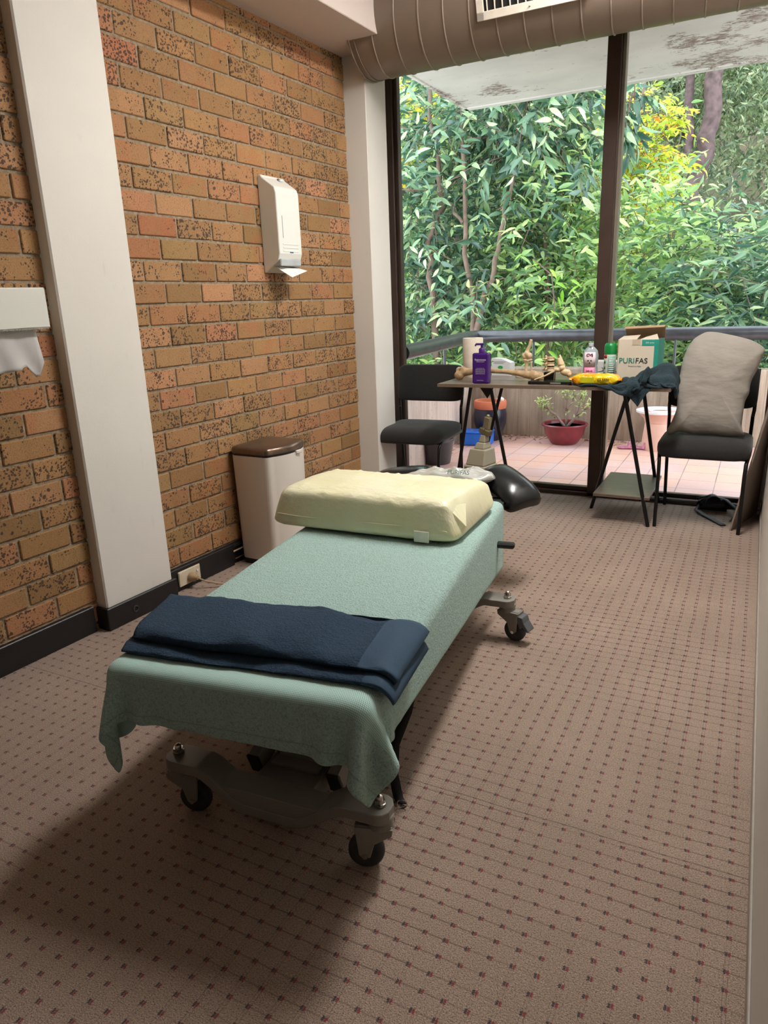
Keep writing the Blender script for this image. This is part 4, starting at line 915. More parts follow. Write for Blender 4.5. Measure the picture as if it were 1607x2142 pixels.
# clear/pink oil bottle
CLR = mat('clear_plastic', (214, 226, 232), .12, Transmission_Weight=.55, var=.01); PNK = mat('pink_label', (232, 140, 176), .5); PKL = mat('pale_pink_label', (232, 214, 222), .5); PTX = mat('plum_print', (120, 24, 70), .5)
t = setp('oil_bottle', 'clear baby oil bottle with pink label between foot model and green-capped can', 'bottle', (-.818, 4.05))
def oval(prof, n=36, fl=.55, c=(0, 0)): 
    b = MB(); b.lathe(prof, n=n); b.v = [(x+c[0], y*fl+c[1], z) for x, y, z in b.v]; return b
oval([(0, 0), (.036, 0), (.040, .004), (.041, .05), (.037, .075), (.041, .10), (.043, .13), (.036, .158), (.020, .174), (.013, .180), (0, .181)]).build('body', CLR, t, True, angle=60)
MB().lathe([(0, .178), (.0135, .178), (.0135, .196), (.012, .198), (0, .198)], n=20).build('cap', mat('clear_cap', (214, 222, 228), .2, Transmission_Weight=.4), t, True, angle=40)
def flatlabel(x0, x1, z0, z1, y, name, m, par, ry=0.):
    n = 9; G = np.zeros((2, n, 3))
    for i in range(n):
        u = -1+2*i/(n-1); G[0, i] = (x0+(x1-x0)*i/(n-1), y+.006*u*u, z0); G[1, i] = (x0+(x1-x0)*i/(n-1), y+.006*u*u, z1)
    return MB().grid(G).build(name, m, par, True, solid=.0006)
flatlabel(-.030, .030, .070, .150, -.0255, 'label', PKL, t); flatlabel(-.029, .029, .008, .070, -.0245, 'label', PNK, t)
text('brand_text', 'CVS', .020, (0, -.0268, .128), (PI/2, 0, 0), PTX, t, bold=.0008); text('product_text', 'baby oil', .011, (0, -.0258, .046), (PI/2, 0, 0), PTX, t, bold=.0002)
b = MB()
for a in ((-.008, .104), (.008, .104), (0, .092)): b.ball((a[0], -.0262, a[1]), (.004, .0006, .0045), 8)
b.build('printed_motif', BLK, t)
# white carton with black line drawing, behind
t = setp('tissue_box', 'white box with a black twig drawing on it, behind the oil bottle', 'box', (-.775, 4.225), math.radians(-3))
MB().box((-.115, -.05, 0), (.105, .05, .088), .002).build('card_body', mat('box_white', (214, 212, 206), .6), t)
b = MB()
for pts in ([(-.0, .035), (.03, .045), (.075, .066)], [(.03, .045), (.05, .030), (.085, .034)], [(.045, .052), (.06, .075)], [(.01, .038), (.0, .055)], [(-.03, .028), (.01, .036)]): b.tube([(x, -.0508, z) for x, z in pts], .0011, 5)
b.build('line_drawing', BLK, t)
# green-capped spray can
t = setp('spray_can', 'white and green spray can with bright green cap beside the cardboard box', 'can', (-.715, 4.055))
MB().lathe([(0, 0), (.030, 0), (.032, .003), (.032, .135), (.030, .142), (0, .142)], n=32).build('can_body', mat('can_pale', (206, 218, 214), .35), t, True, angle=50)
MB().lathe([(.0, .138), (.0325, .138), (.0325, .178), (.028, .192), (.022, .197), (.02, .190), (0, .189)], n=32).build('cap', mat('green_cap', (10, 128, 62), .35), t, True, angle=50)
def arclabel(r, a0, a1, z0, z1, name, m, par, n=10):
    G = np.zeros((2, n, 3))
    for i in range(n):
        a = math.radians(a0+(a1-a0)*i/(n-1)); G[0, i] = (r*math.cos(a), r*math.sin(a), z0); G[1, i] = (r*math.cos(a), r*math.sin(a), z1)
    return MB().grid(G).build(name, m, par, True, solid=.0006)
arclabel(.0325, 195, 250, .118, .137, 'red_panel', mat('red_print', (190, 40, 44), .5), t); arclabel(.0327, 262, 330, .010, .128, 'green_panel', mat('sage_print', (120, 160, 140), .5), t)
for k in range(9): arclabel(.0330, 268, 322, .022+.011*k, .026+.011*k, 'print_line', CRD, t, 6)
for z in (.03, .06, .09): arclabel(.0328, 212, 236, z, z+.014, 'print_dot', mat('leaf_print', (70, 120, 70), .5), t, 6)
# cardboard box of gowns/masks
t = setp('cardboard_box', 'white cardboard box printed PURIFAS with its lid flap open, right part of the table', 'box', (-.565, 4.11), math.radians(-3))
WCB = mat('white_cardboard', (216, 204, 186), .7, nscale=8, var=.03); TEAL = mat('teal_card', (40, 150, 132), .55); BRC = mat('inner_cardboard', (170, 142, 112), .85); TXT_T = mat('teal_text', (36, 128, 112), .5); TXT_D = mat('dark_text', (48, 54, 58), .5)
bw, bd, bh = .104, .085, .215
b = MB(); b.box((-bw, -bd, 0), (bw, -bd+.003, bh)); b.box((-bw, bd-.003, 0), (bw, bd, bh)); b.box((-bw, -bd, 0), (-bw+.003, bd, bh)); b.box((-bw, -bd, 0), (bw, bd, .003)); b.build('carton', WCB, t)
MB().box((bw-.003, -bd, 0), (bw, bd, bh)).build('side_panel', TEAL, t)
MB().box((bw-.022, -bd-.0008, .0), (bw+.0002, -bd, bh)).build('teal_edge', TEAL, t); MB().box((bw-.085, -bd-.001, bh-.032), (bw, -bd-.0002, bh-.001)).build('corner_tab', TEAL, t)
MB().box((-.03, -bd-.0014, bh-.028), (.012, -bd-.0004, bh+.001)).build('tape', mat('tape_beige', (196, 180, 158), .4), t)
text('brand_text_left', 'PURI', .040, (-.012, -bd-.0012, .092), (PI/2, 0, 0), TXT_T, t, align='RIGHT', bold=.0003); text('brand_text_right', 'FAS', .040, (-.010, -bd-.0012, .092), (PI/2, 0, 0), TXT_D, t, align='LEFT', bold=.0003)
text('sub_text', 'Procedure Mask', .010, (-.012, -bd-.0012, .074), (PI/2, 0, 0), GRYP, t); text('tab_text', '200 units', .012, (bw-.045, -bd-.0016, bh-.020), (PI/2, 0, 0), CRD, t)
b = MB(); b.add([(-bw+.01, bd-.003, bh), (bw+.003, bd-.003, bh), (bw+.005, bd-.035, bh+.066), (-bw+.004, bd-.035, bh+.060)], [(0, 1, 2, 3)]); b.add([(-bw+.004, bd-.035, bh+.060), (bw+.005, bd-.035, bh+.066), (bw+.003, bd-.062, bh+.058), (-bw+.006, bd-.062, bh+.050)], [(0, 1, 2, 3)]); b.build('lid_flap', BRC, t, solid=.003)
b = MB(); b.add([(-bw+.002, -bd+.002, bh), (-.01, -bd+.002, bh), (-.01, .02, bh+.018), (-bw+.006, .02, bh+.012)], [(0, 1, 2, 3)]); b.add([(.01, -bd+.002, bh), (bw-.002, -bd+.002, bh), (bw-.03, .02, bh+.022), (.02, .02, bh+.008)], [(0, 1, 2, 3)]); b.build('inner_flaps', mat('pale_flap', (206, 190, 170), .7), t, solid=.002)
# yellow wipes packet
YEL = NT('yellow_film'); v_ = YEL.coord(); YEL.bsdf(YEL.ramp(YEL.noise(v_, 12, 2), [(.35, (236, 150, 14)), (.52, (244, 196, 24)), (.7, (238, 206, 40))]), .22, 0, YEL.bump(YEL.noise(v_, 26, 3), .6, .02), Coat_Weight=.4); YEL = YEL.m
op = [(-.125, .004), (-.128, .045), (-.115, .062), (-.09, .060), (-.03, .066), (.04, .072), (.09, .066), (.118, .060), (.112, .03), (.118, .004), (.05, .0), (-.08, .0)]
b = MB(); nu, nv = 40, 24; vs = []
for i in range(nu):
    u = -1+2*i/(nu-1); e = max(.02, (1-abs(u)**6)**.5)
    for k in range(nv):
        a = 2*PI*k/nv; ca, sa = math.copysign(abs(math.cos(a))**.6, math.cos(a)), math.copysign(abs(math.sin(a))**.7, math.sin(a))
        y = ca*.052*(.55+.45*e); z = .031+sa*.030*e; w_ = fract_noise(u*5, a*1.3, 3.)*.006; z += w_ if z > .01 else 0; y += w_
        vs.append((u*.118, y, max(.001, z)))
b.add(vs, [(i*nv+k, i*nv+(k+1) % nv, (i+1)*nv+(k+1) % nv, (i+1)*nv+k) for i in range(nu-1) for k in range(nv)])
t = setp('wipes_packet', 'shiny yellow and orange packet of wipes at the front of the table', 'packet', (-.735, 3.795), math.radians(2))
b.build('film', YEL, t, True, angle=180); b = MB()
for s_ in (-1, 1):
    G = np.zeros((8, 5, 3))
    for j in range(8):
        for i in range(5): G[j, i] = (s_*(.112+.018*i/4), -.046+.092*j/7, .030+(.022*i/4)*math.sin(j*1.7)*.5)
    b.grid(G)
b.build('crimped_end', mat('orange_film', (236, 140, 10), .25), t, True, solid=.0012)
GR2 = mat('green_yellow_print', (196, 190, 20), .35)
b = MB(); b.box((-.07, -.0555, .016), (.0, -.0525, .046), .001); b.build('print_panel', GR2, t)
text('print_text', 'CLEAN', .018, (.045, -.056, .028), (PI/2, 0, 0), mat('olive_print', (110, 96, 10), .5), t, bold=.0005)
# dark teal crumpled towel hanging over the right end
TEALT = m_terry('slate_teal_terry', (34, 58, 68), None, sc=300.)
t = thing('cleaning_towel', 'crumpled dark teal towel draped over the front right corner of the table', 'towel', (0, 0, 0))
nx2, ny2 = 54, 44
c0 = grid_sheet([(-.76, 3.79, TZ+.09), (-.475, 3.60, TZ+.12), (-.32, 3.93, TZ+.14), (-.58, 4.02, TZ+.12)], nx2, ny2)
rst2 = grid_sheet([(0, 0, 0), (.60, 0, 0), (.60, .52, 0), (0, .52, 0)], nx2, ny2)
for j in range(ny2):
    for i in range(nx2): c0[j, i, 2] += .07*fract_noise(i*.12+2, j*.14)+.02*math.sin(i*.5)
BAL = [((-.50, 3.90, TZ+.02), .050), ((-.41, 3.90, TZ+.045), .062), ((-.55, 3.80, TZ+.01), .035), ((-.46, 3.80, TZ+.012), .040), ((-.60, 3.86, TZ+.0), .034), ((-.385, 3.80, TZ+.015), .04)]
def col_t(X):
    Y, h = rbox(X, (-1.6, 3.718, TZ-.02), (-.358, 4.4, TZ+.004), .004)
    ins = (X[..., 0] < -.358) & (X[..., 1] > 3.718) & (X[..., 2] < TZ+.004) & (X[..., 2] > TZ-.12)
    Y[..., 2] = np.where(ins, TZ+.004, Y[..., 2]); h = h | ins
    for c_, r in BAL:
        d = Y-np.array(c_); l = np.linalg.norm(d, axis=-1); m = l < r; Y = np.where(m[..., None], np.array(c_)+d/np.maximum(l, 1e-6)[..., None]*r, Y); h = h | m
    return Y, h
XT = drape(nx2, ny2, c0, col_t, steps=110, iters=8, rest=rst2, fric=.5, bend=.15, dt=.009, damp=.95)
b = MB(); b.grid(XT); b.build('terry_cloth', TEALT, t, True, angle=180, solid=.005, sub=1)
G = np.zeros((14, 12, 3))
for j in range(14):
    v = j/13; xl, xr = -.600+.088*v**1.1, -.440-.066*v**.8
    for i in range(12):
        u = i/11; drop = v*.098*(1-.22*abs(u-.5))
        G[j, i] = (xl+(xr-xl)*u, 3.735-.024*min(1, v*6)-.008*math.sin(u*PI*2.2)*v, TZ+.014*(1-min(1, v*6))+.004-drop)
MB().grid(G).build('hanging_corner', TEALT, t, True, angle=180, solid=.005, sub=1)
# beige plastic unit standing under the table
BEI = mat('beige_grey_plastic', (164, 158, 138), .5, nscale=6, var=.04)
t = thing('actuator_unit', 'beige grey plastic unit with stacked tapering neck standing behind the bench under the table', 'machine', (-1.340, 3.70, 0), math.radians(-14))
def fr(z0_, z1_, w0, w1, d0, d1, x0=0, x1=0, name='x', m=BEI, bev=.006):
    z0, z1 = z0_*.88, z1_*.88; b = MB(); vs = []
    for z, w, d, x in ((z0, w0*.78, d0, x0), (z1, w1*.78, d1, x1)): vs += [(x-w, -d, z), (x+w, -d, z), (x+w, d, z), (x-w, d, z)]
    b.add(vs, [(3, 2, 1, 0), (4, 5, 6, 7), (0, 1, 5, 4), (1, 2, 6, 5), (2, 3, 7, 6), (3, 0, 4, 7)]); return b.build(name, m, t, bevel=bev)
fr(0, .355, .098, .084, .08, .07, -.01, .012, 'lower_housing'); fr(.355, .372, .086, .082, .074, .07, .012, .014, 'seam_collar'); fr(.372, .475, .078, .064, .066, .05, .016, .024, 'upper_housing')
fr(.475, .515, .045, .034, .04, .03, .026, .032, 'neck'); fr(.515, .565, .027, .022, .025, .02, .034, .042, 'neck')
M_ = TR((.048, 0, .515), ry=math.radians(18)); b = MB(); b.box((-.034, -.02, -.018), (.034, .02, .014), .004, M_); b.build('clamp', mat('olive_metal', (120, 112, 84), .4, .3), t, bevel=.003)
M_ = TR((.058, 0, .565), ry=math.radians(10)); b = MB(); b.box((-.018, -.015, -.04), (.018, .015, .03), .004, M_); b.ball((.062, 0, .598), .012, 10); b.build('clevis', mat('olive_metal_b', (132, 124, 96), .4, .3), t, bevel=.002)
b = MB(); b.cyl((.052, -.024, .53), (.052, .024, .53), .005, 10); b.build('pin', CHR, t, True)
# ================================================================= plants outside
def m_leaf(name, stops, trans=.35, rough=.34):
    t = NT(name); g = t.n('ShaderNodeNewGeometry'); c = t.ramp(g.outputs['Random Per Island'], stops)
    pb_ = t.bsdf(c, rough, 0); pb_.inputs['Specular IOR Level'].default_value = 1.
    tr = t.n('ShaderNodeBsdfTranslucent'); hs = t.n('ShaderNodeHueSaturation'); t.set(hs, 'Color', c); t.set(hs, 'Hue', .485); t.set(hs, 'Saturation', 1.0); t.set(hs, 'Value', 1.5); t.t.links.new(hs.outputs[0], tr.inputs[0])
    mx = t.n('ShaderNodeMixShader'); t.set(mx, 0, trans); t.t.links.new(pb_.outputs[0], mx.inputs[1]); t.t.links.new(tr.outputs[0], mx.inputs[2]); t.t.links.new(mx.outputs[0], t.out.inputs[0]); return t.m
LF_DARK = m_leaf('glossy_dark_leaf', [(0, (50, 84, 72)), (.35, (74, 112, 88)), (.6, (104, 142, 104)), (.82, (150, 180, 128)), (1, (206, 222, 170))], .25, .28)
LF_MID = m_leaf('mid_green_leaf', [(0, (82, 122, 82)), (.35, (122, 162, 100)), (.65, (170, 202, 120)), (1, (220, 236, 160))], .38, .32)
LF_YEL = m_leaf('yellow_green_leaf', [(0, (132, 170, 52)), (.4, (176, 200, 60)), (.75, (214, 216, 84)), (.93, (232, 196, 70)), (1, (226, 150, 70))], .5, .4)
LF_FAR = m_leaf('far_soft_leaf', [(0, (92, 112, 92)), (.35, (128, 148, 116)), (.7, (168, 184, 142)), (1, (204, 212, 170))], .4, .5)
LF_BRI = m_leaf('bright_lime_leaf', [(0, (104, 170, 40)), (.6, (146, 204, 60)), (1, (186, 222, 90))], .5, .36)
BARK = mat('grey_brown_bark', (128, 106, 94), .9, ns=.6, nscale=14, var=.25); BARKP = mat('purple_brown_bark', (104, 84, 84), .95, ns=1., nscale=9, var=.45)
LT = np.array([(0, 0, 0), (.5, .30, .05), (.92, .62, .02), (.36, .36, .0)], float)
def leaf_template():
    """pointed oval leaf, folded along the midrib and arched; length along +x"""
    xs = [0, .12, .35, .62, .85, 1.0]; ws = [.0, .24, .44, .38, .17, 0]
    V = []; F = []
    for x, w_ in zip(xs, ws):
        z = -.22*x*x; V.append((x, 0, z))
        if 0 < w_: V.append((x, w_*.5, z+w_*.16)); V.append((x, -w_*.5, z+w_*.16))
    # indices: 0 base; i:1+3k mid, +1 left, +2 right ; last tip
    F = [(0, 1, 2), (0, 3, 1)]
    for k in range(3):
        a = 1+3*k; b_ = a+3; F += [(a, b_, b_+1, a+1), (a, a+2, b_+2, b_)]
    a = 10; F += [(a, 13, a+1), (a, a+2, 13)]
    return np.array(V), F
LV, LFc = leaf_template()
def leaf_mesh(name, pos, direc, up, length, width, m, parent=None):
    n = len(pos); D = direc/np.linalg.norm(direc, axis=1)[:, None]; S_ = np.cross(up, D); S_ /= np.maximum(np.linalg.norm(S_, axis=1), 1e-6)[:, None]; U = np.cross(D, S_)
    V = pos[:, None, :]+(LV[None, :, 0, None]*D[:, None, :]*length[:, None, None])+(LV[None, :, 1, None]*S_[:, None, :]*width[:, None, None])+(LV[None, :, 2, None]*U[:, None, :]*length[:, None, None])
    k = len(LV); V = V.reshape(-1, 3)
    tri = [f for f in LFc]; li = []; ls = []; lt = []; o = 0
    base = np.concatenate([np.array(f) for f in tri]); cnt = np.array([len(f) for f in tri])
    allv = (base[None, :]+(np.arange(n)*k)[:, None]).ravel(); tot = np.tile(cnt, n); st = np.r_[0, np.cumsum(tot)[:-1]]
    me = bpy.data.meshes.new(name); me.vertices.add(len(V)); me.vertices.foreach_set('co', V.astype(np.float32).ravel())
    me.loops.add(len(allv)); me.loops.foreach_set('vertex_index', allv.astype(np.int32)); me.polygons.add(len(tot)); me.polygons.foreach_set('loop_start', st.astype(np.int32)); me.polygons.foreach_set('loop_total', tot.astype(np.int32))
    me.polygons.foreach_set('use_smooth', np.ones(len(tot), bool)); me.update(calc_edges=True); me.materials.append(m)
    ob = bpy.data.objects.new(name, me); COL.objects.link(ob)
    if parent is not None: ob.parent = parent
    return ob
def foliage(name, centre, rad, n_tw, per, ll, m, parent, droop=.5, seed=0, tw_len=.45, keep=None, ratio=.60, shell=.35):
    """twigs scattered through an ellipsoid (mostly its outer part) with alternate leaves"""
    g = np.random.default_rng(seed); u = g.normal(size=(n_tw, 3)); u /= np.linalg.norm(u, axis=1)[:, None]
    r = (shell+(1-shell)*g.random(n_tw))[:, None]; 
    P = np.array(centre)+u*r*np.array(rad)
    if keep: P = P[keep(P)]
    n = len(P); u = (P-np.array(centre))/np.array(rad); out = u+g.normal(size=(n, 3))*.7; out[:, 2] += .15-droop*g.random(n); out /= np.linalg.norm(out, axis=1)[:, None]
    t_ = (np.arange(per)+.5)/per; L = tw_len*(.6+.8*g.random(n))
    bend = -droop*.35
    pos = P[:, None, :]+out[:, None, :]*(t_[None, :, None]*L[:, None, None]); pos[..., 2] += bend*(t_[None, :]**2)*L[:, None]
    side = np.cross(out, np.array([0, 0, 1.])); side /= np.maximum(np.linalg.norm(side, axis=1), 1e-6)[:, None]
    sg = np.where(np.arange(per) % 2 == 0, 1, -1)[None, :, None]
    d = out[:, None, :]*.55+side[:, None, :]*sg*.8+g.normal(size=(n, per, 3))*.32; d[..., 2] -= droop*(.35+.5*g.random((n, per)))
    upv = np.array([0, -.25, .8])+g.normal(size=(n, per, 3))*.7
    ln = ll*(.65+.6*g.random((n, per))); 
    o = leaf_mesh(name, pos.reshape(-1, 3), d.reshape(-1, 3), upv.reshape(-1, 3), ln.ravel(), (ln*ratio*(.85+.3*g.random((n, per)))*1.05).ravel(), m, parent)
    # the twigs themselves
    b = MB(); sel = g.choice(n, min(n, 260), replace=False)
    for i in sel:
        a = P[i]; e = a+out[i]*L[i]; e = e.copy(); e[2] += bend*L[i]; b.tube([tuple(a-out[i]*.15), tuple((a+e)/2+np.array([0, 0, .02])), tuple(e)], [.005, .0035, .002], 4, caps=False)
    b.build('twigs', BARK, parent, True, angle=180)
    return o
def trunk(parent, pts, r0, r1, m=None, name='trunk', n=10, wob=.03, seed=0):
    g = random.Random(seed); P = [Vector(p) for p in pts]; out = []
    for i in range(len(P)-1):
        for q in np.linspace(0, 1, 7)[:-1]: p = P[i].lerp(P[i+1], q); out.append(p+Vector((g.uniform(-wob, wob), g.uniform(-wob, wob), 0)))
    out.append(P[-1]); k = len(out); MB().tube(out, [r0+(r1-r0)*i/(k-1) for i in range(k)], n).build(name, m or BARK, parent, True, angle=180)
def inview(mx=.5):
    def f(P):
        y = P[:, 1]; x = P[:, 0]; z = P[:, 2]-1.22
        return (x > -.62*y-mx) & (x < .10*y+mx+.3) & (z > -.26*y-.6) & (z < .46*y+.6) & (y > 6.62)
    return f
KV = inview()
def tree(name, label, cat, group=None): return thing(name, label, cat, (0, 0, 0), 0, group)
G1 = 'leafy trees pressing against the balcony'
KM = lambda f: (lambda P: KV(P) & f(P[:, 0]/P[:, 1], P))
KL = KM(lambda q, P: q < -.205)            # stand left of the mullion
KLOW = KM(lambda q, P: (P[:, 2] < 1.85+.35*np.sin(P[:, 0]*5.)+np.maximum(0, -1.0-P[:, 0])*1.2) & (q > -.225))
# A: left, thin trunk, dark glossy leaves hanging
t = tree('broadleaf_tree', 'glossy dark leafed tree with thin upright trunk nearest the left window jamb', 'tree')
foliage('foliage', (-4.1, 8.5, 1.8), (1.15, 1.2, 2.3), 640, 8, .15, LF_DARK, t, .35, 1, keep=KL); trunk(t, [(-3.35, 7.75, -2.4), (-3.36, 7.8, .8), (-3.42, 7.8, 1.8), (-3.3, 7.9, 2.2), (-3.6, 8.1, 4.)], .05, .02, seed=1)
# B: centre left, twin stems
t = tree('broadleaf_tree', 'dark leafed tree with pale forked stems rising behind the corner of the handrail', 'tree')
foliage('foliage', (-3.0, 8.5, 2.2), (1.0, 1.1, 2.1), 720, 8, .16, LF_DARK, t, .5, 2, keep=KL)
trunk(t, [(-2.86, 7.6, -2.4), (-2.82, 7.6, .85), (-2.95, 7.7, 2.1), (-3.0, 7.8, 4.2)], .040, .016, seed=2); trunk(t, [(-2.80, 7.6, .8), (-2.62, 7.65, 1.5), (-2.50, 7.7, 2.1), (-2.3, 7.8, 3.2)], .036, .012, seed=3)
trunk(t, [(-2.95, 7.7, 2.0), (-3.3, 7.8, 2.35), (-3.9, 7.9, 2.45)], .018, .008, name='branch', seed=4)
# C: centre, lighter
t = tree('broadleaf_tree', 'mid green leafy tree filling the gap left of the window mullion', 'tree')
foliage('foliage', (-2.05, 8.7, 1.5), (.9, 1.2, 2.0), 560, 8, .14, LF_MID, t, .35, 5, keep=KL); foliage('canopy', (-2.3, 8.2, 3.05), (.9, .9, .8), 260, 8, .17, LF_DARK, t, .8, 6, keep=KL)
trunk(t, [(-2.2, 8.3, -2.4), (-2.15, 8.2, 1.0), (-2.3, 8.4, 3.6)], .03, .012, seed=5)
# D: right low broad shrub with long drooping bluish leaves
t = tree('broadleaf_shrub', 'large shrub with long arching glossy leaves beyond the rail on the right', 'shrub')
foliage('foliage', (.05, 8.4, .9), (1.15, 1.1, 1.35), 900, 9, .17, LF_DARK, t, .3, 7, keep=KLOW, ratio=.44, tw_len=.6); trunk(t, [(-.1, 8.0, -2.4), (-.05, 8.0, .9), (.1, 8.1, 1.7)], .03, .012, seed=6)
# E: right centre mid green
t = tree('broadleaf_shrub', 'mid green shrub right of the mullion, below the yellow leafed tree', 'shrub')
foliage('foliage', (-1.2, 8.6, .95), (.95, 1.1, 1.7), 760, 8, .14, LF_MID, t, .3, 8, keep=KLOW); trunk(t, [(-1.1, 8.2, -2.4), (-1.05, 8.2, 1.2)], .03, .012, seed=7)
# F: yellow green tree
t = tree('yellow_tree', 'yellow-green leafed tree just right of the mullion below the soffit', 'tree')
foliage('foliage', (-1.62, 9.9, 2.65), (.62, .5, .95), 330, 9, .115, LF_YEL, t, .5, 9, keep=KM(lambda q, P: q > -.215), tw_len=.35); trunk(t, [(-1.6, 9.7, -2.4), (-1.6, 9.7, 2.0), (-1.5, 9.8, 3.6)], .035, .012, seed=8)
t = tree('yellow_tree', 'yellow-green leafed tree showing through at the top left of the window', 'tree')
foliage('foliage', (-4.7, 10.4, 3.6), (.8, .6, .9), 240, 9, .12, LF_YEL, t, .5, 19, keep=KV); trunk(t, [(-4.7, 10.3, -2.4), (-4.7, 10.3, 3.6)], .035, .015, seed=18)
# H: hanging dark sprig by the mullion top
t = tree('hanging_branch', 'dark leafed branch hanging down right of the mullion under the soffit', 'branch')
foliage('foliage', (-1.20, 7.1, 2.78), (.07, .1, .26), 20, 6, .16, LF_DARK, t, 1.2, 10, tw_len=.22); trunk(t, [(-1.16, 7.1, 3.3), (-1.18, 7.1, 2.9), (-1.22, 7.1, 2.5)], .008, .004, name='stem', seed=9)
# I: bright lime trailing vine in front of the rail
t = tree('lime_vine', 'bright lime green vine with heart shaped leaves climbing in front of the handrail', 'vine')
g_ = np.random.default_rng(5); vine = [(-1.78, 6.85, .55), (-1.74, 6.80, .90), (-1.72, 6.78, 1.15), (-1.76, 6.80, 1.4), (-1.95, 6.85, 1.55)]
MB().tube(vine, .005, 6).build('stem', BARK, t, True); MB().tube([(-1.74, 6.78, 1.0), (-1.58, 6.66, .98), (-1.43, 6.60, .90)], .004, 6).build('stem', BARK, t, True)
LP = np.array([(-1.73+.05*g_.normal(), 6.78, z) for z in np.linspace(.72, 1.45, 13)]+[(-1.70+.05*k, 6.72-.02*k, 1.0-.018*k) for k in range(6)]+[(-2.05+.09*k, 6.85, 1.60-.05*k) for k in range(7)])
dd = g_.normal(size=LP.shape)*.4; dd[:, 0] += np.where(np.arange(len(LP)) % 2 == 0, .9, -.6); dd[:, 2] -= .35; ll_ = .10+.04*g_.random(len(LP))
leaf_mesh('foliage', LP, dd, np.array([0, -.8, .8])+g_.normal(size=LP.shape)*.2, ll_, ll_*.62, LF_BRI, t)
# background: far tree with a purple brown trunk, and the wooded bank
t = tree('far_tree', 'far tree with a thick purple-brown leaning trunk at upper right of the window', 'tree')
trunk(t, [(-1.6, 15.0, -1), (-1.46, 15.0, 2.4), (-1.40, 15., 2.9), (-1.22, 15., 3.5), (-1.15, 15.0, 4.2), (-1.1, 15, 7)], .17, .14, BARKP, n=14, wob=.03, seed=11); trunk(t, [(-1.42, 15.0, 3.3), (-1.52, 15.1, 4.2), (-1.55, 15.2, 7)], .08, .07, BARKP, 'branch', wob=.04, seed=12)
foliage('foliage', (-.8, 15.9, 5.2), (2.6, .7, 2.6), 900, 8, .13, LF_FAR, t, .5, 12, keep=KV, shell=.1)
LB = ['dense soft green bush on the wooded bank behind the far tree', 'soft green bush on the bank seen at the far right edge', 'pale green thicket low on the bank beyond the right shrub', 'bright green thicket filling the gaps behind the leftmost tree', 'bright green thicket behind the forked dark tree', 'pale thicket high on the bank behind the mullion', 'low green undergrowth seen between handrail and parapet at left', 'low green undergrowth seen between handrail and parapet at right', 'tall soft thicket on the bank at upper left']
for i_, (c_, r_, n_, ll_, m_, sd) in enumerate([((-1.9, 17.5, 5.2), (3.6, 1.0, 3.4), 1300, .2, LF_FAR, 21), ((.9, 17.0, 4.0), (1.7, .8, 4.0), 1100, .17, LF_FAR, 22), ((-.6, 12.0, .3), (2.6, 1.0, 1.9), 900, .15, LF_MID, 23), ((-5.2, 11.5, 1.6), (2.6, 1.0, 3.0), 1000, .15, LF_MID, 24), ((-3.0, 11.6, 1.6), (2.0, 1.0, 3.0), 1000, .15, LF_MID, 25), ((-3.6, 13.5, 4.2), (1.4, 1.0, 2.6), 700, .17, LF_FAR, 26), ((-3.4, 8.0, .0), (1.6, .8, .9), 520, .14, LF_MID, 27), ((-.5, 8.0, -.1), (1.9, .8, .8), 560, .14, LF_MID, 28), ((-6.2, 14.5, 4.2), (3.0, 1.0, 3.4), 1000, .18, LF_FAR, 29)]):
    t = tree('leafy_thicket', LB[i_], 'bush'); foliage('foliage', c_, r_, n_, 8, ll_, m_, t, .45, sd, keep=KV, shell=.05, ratio=.6, tw_len=.55)
    trunk(t, [(c_[0], c_[1], c_[2]-r_[2]-1.5), (c_[0]+.1, c_[1], c_[2])], .06, .03, name='stem', seed=sd)
# ================================================================= things on the balcony
ZF = -.02
t = thing('tall_glazed_pot', 'tall dark glazed pot with terracotta rim standing in the balcony corner', 'pot', (-2.10, 6.10, ZF))
DG = mat('dark_blue_glaze', (44, 42, 56), .22, nscale=8, var=.3); TC = mat('terracotta', (206, 116, 84), .8, ns=.2, nscale=20)
MB().lathe([(.0, 0), (.085, 0), (.10, .02), (.145, .16), (.150, .24), (.138, .285), (.132, .287)], n=40).build('glazed_body', DG, t, True, angle=50)
MB().lathe([(.130, .285), (.139, .287), (.145, .30), (.147, .345), (.140, .358), (.118, .358), (.114, .34), (.112, .285)], n=40).build('rim', TC, t, True, angle=50)
MB().lathe([(0, .315), (.114, .315), (.114, .30), (0, .30)], n=24).build('soil', SOIL, t); MB().ball((.095, .0, .366), (.035, .03, .024), 10).build('white_stone', mat('white_stone', (226, 226, 224), .6), t, True)
t = thing('blue_tub', 'bright blue plastic tub lying on the tiles in front of the tall glazed pot', 'tub', (-2.13, 5.86, ZF), math.radians(4))
BLU = mat('bright_blue_plastic', (28, 106, 214), .4, nscale=10, var=.12)
MB().box((-.125, -.09, 0), (.125, .09, .115), .012).build('body', BLU, t, bevel=.006); MB().box((-.130, -.095, .108), (.130, .095, .122), .006).build('rim', BLU, t, bevel=.004)
b = MB()
for k in range(4): b.ball((-.06+.022*k, -.02+.015*(k % 2), .123), (.012, .006, .004), 8)
b.build('leaf_litter', mat('dead_leaf', (130, 86, 70), .9), t)
t = thing('dark_bucket', 'dark grey round plastic pot standing beside the side parapet near the window', 'pot', (-2.175, 5.06, ZF))
MB().lathe([(0, 0), (.098, 0), (.102, .01), (.128, .178), (.133, .18), (.133, .198), (.126, .198), (.100, .03), (0, .03)], n=40).build('pot_body', mat('charcoal_plastic', (66, 62, 64), .35, nscale=6), t, True, angle=40)
t = thing('bowl_planter', 'dark red glazed bowl planter with a small branching succulent by the back parapet', 'planter', (-1.43, 6.12, ZF))
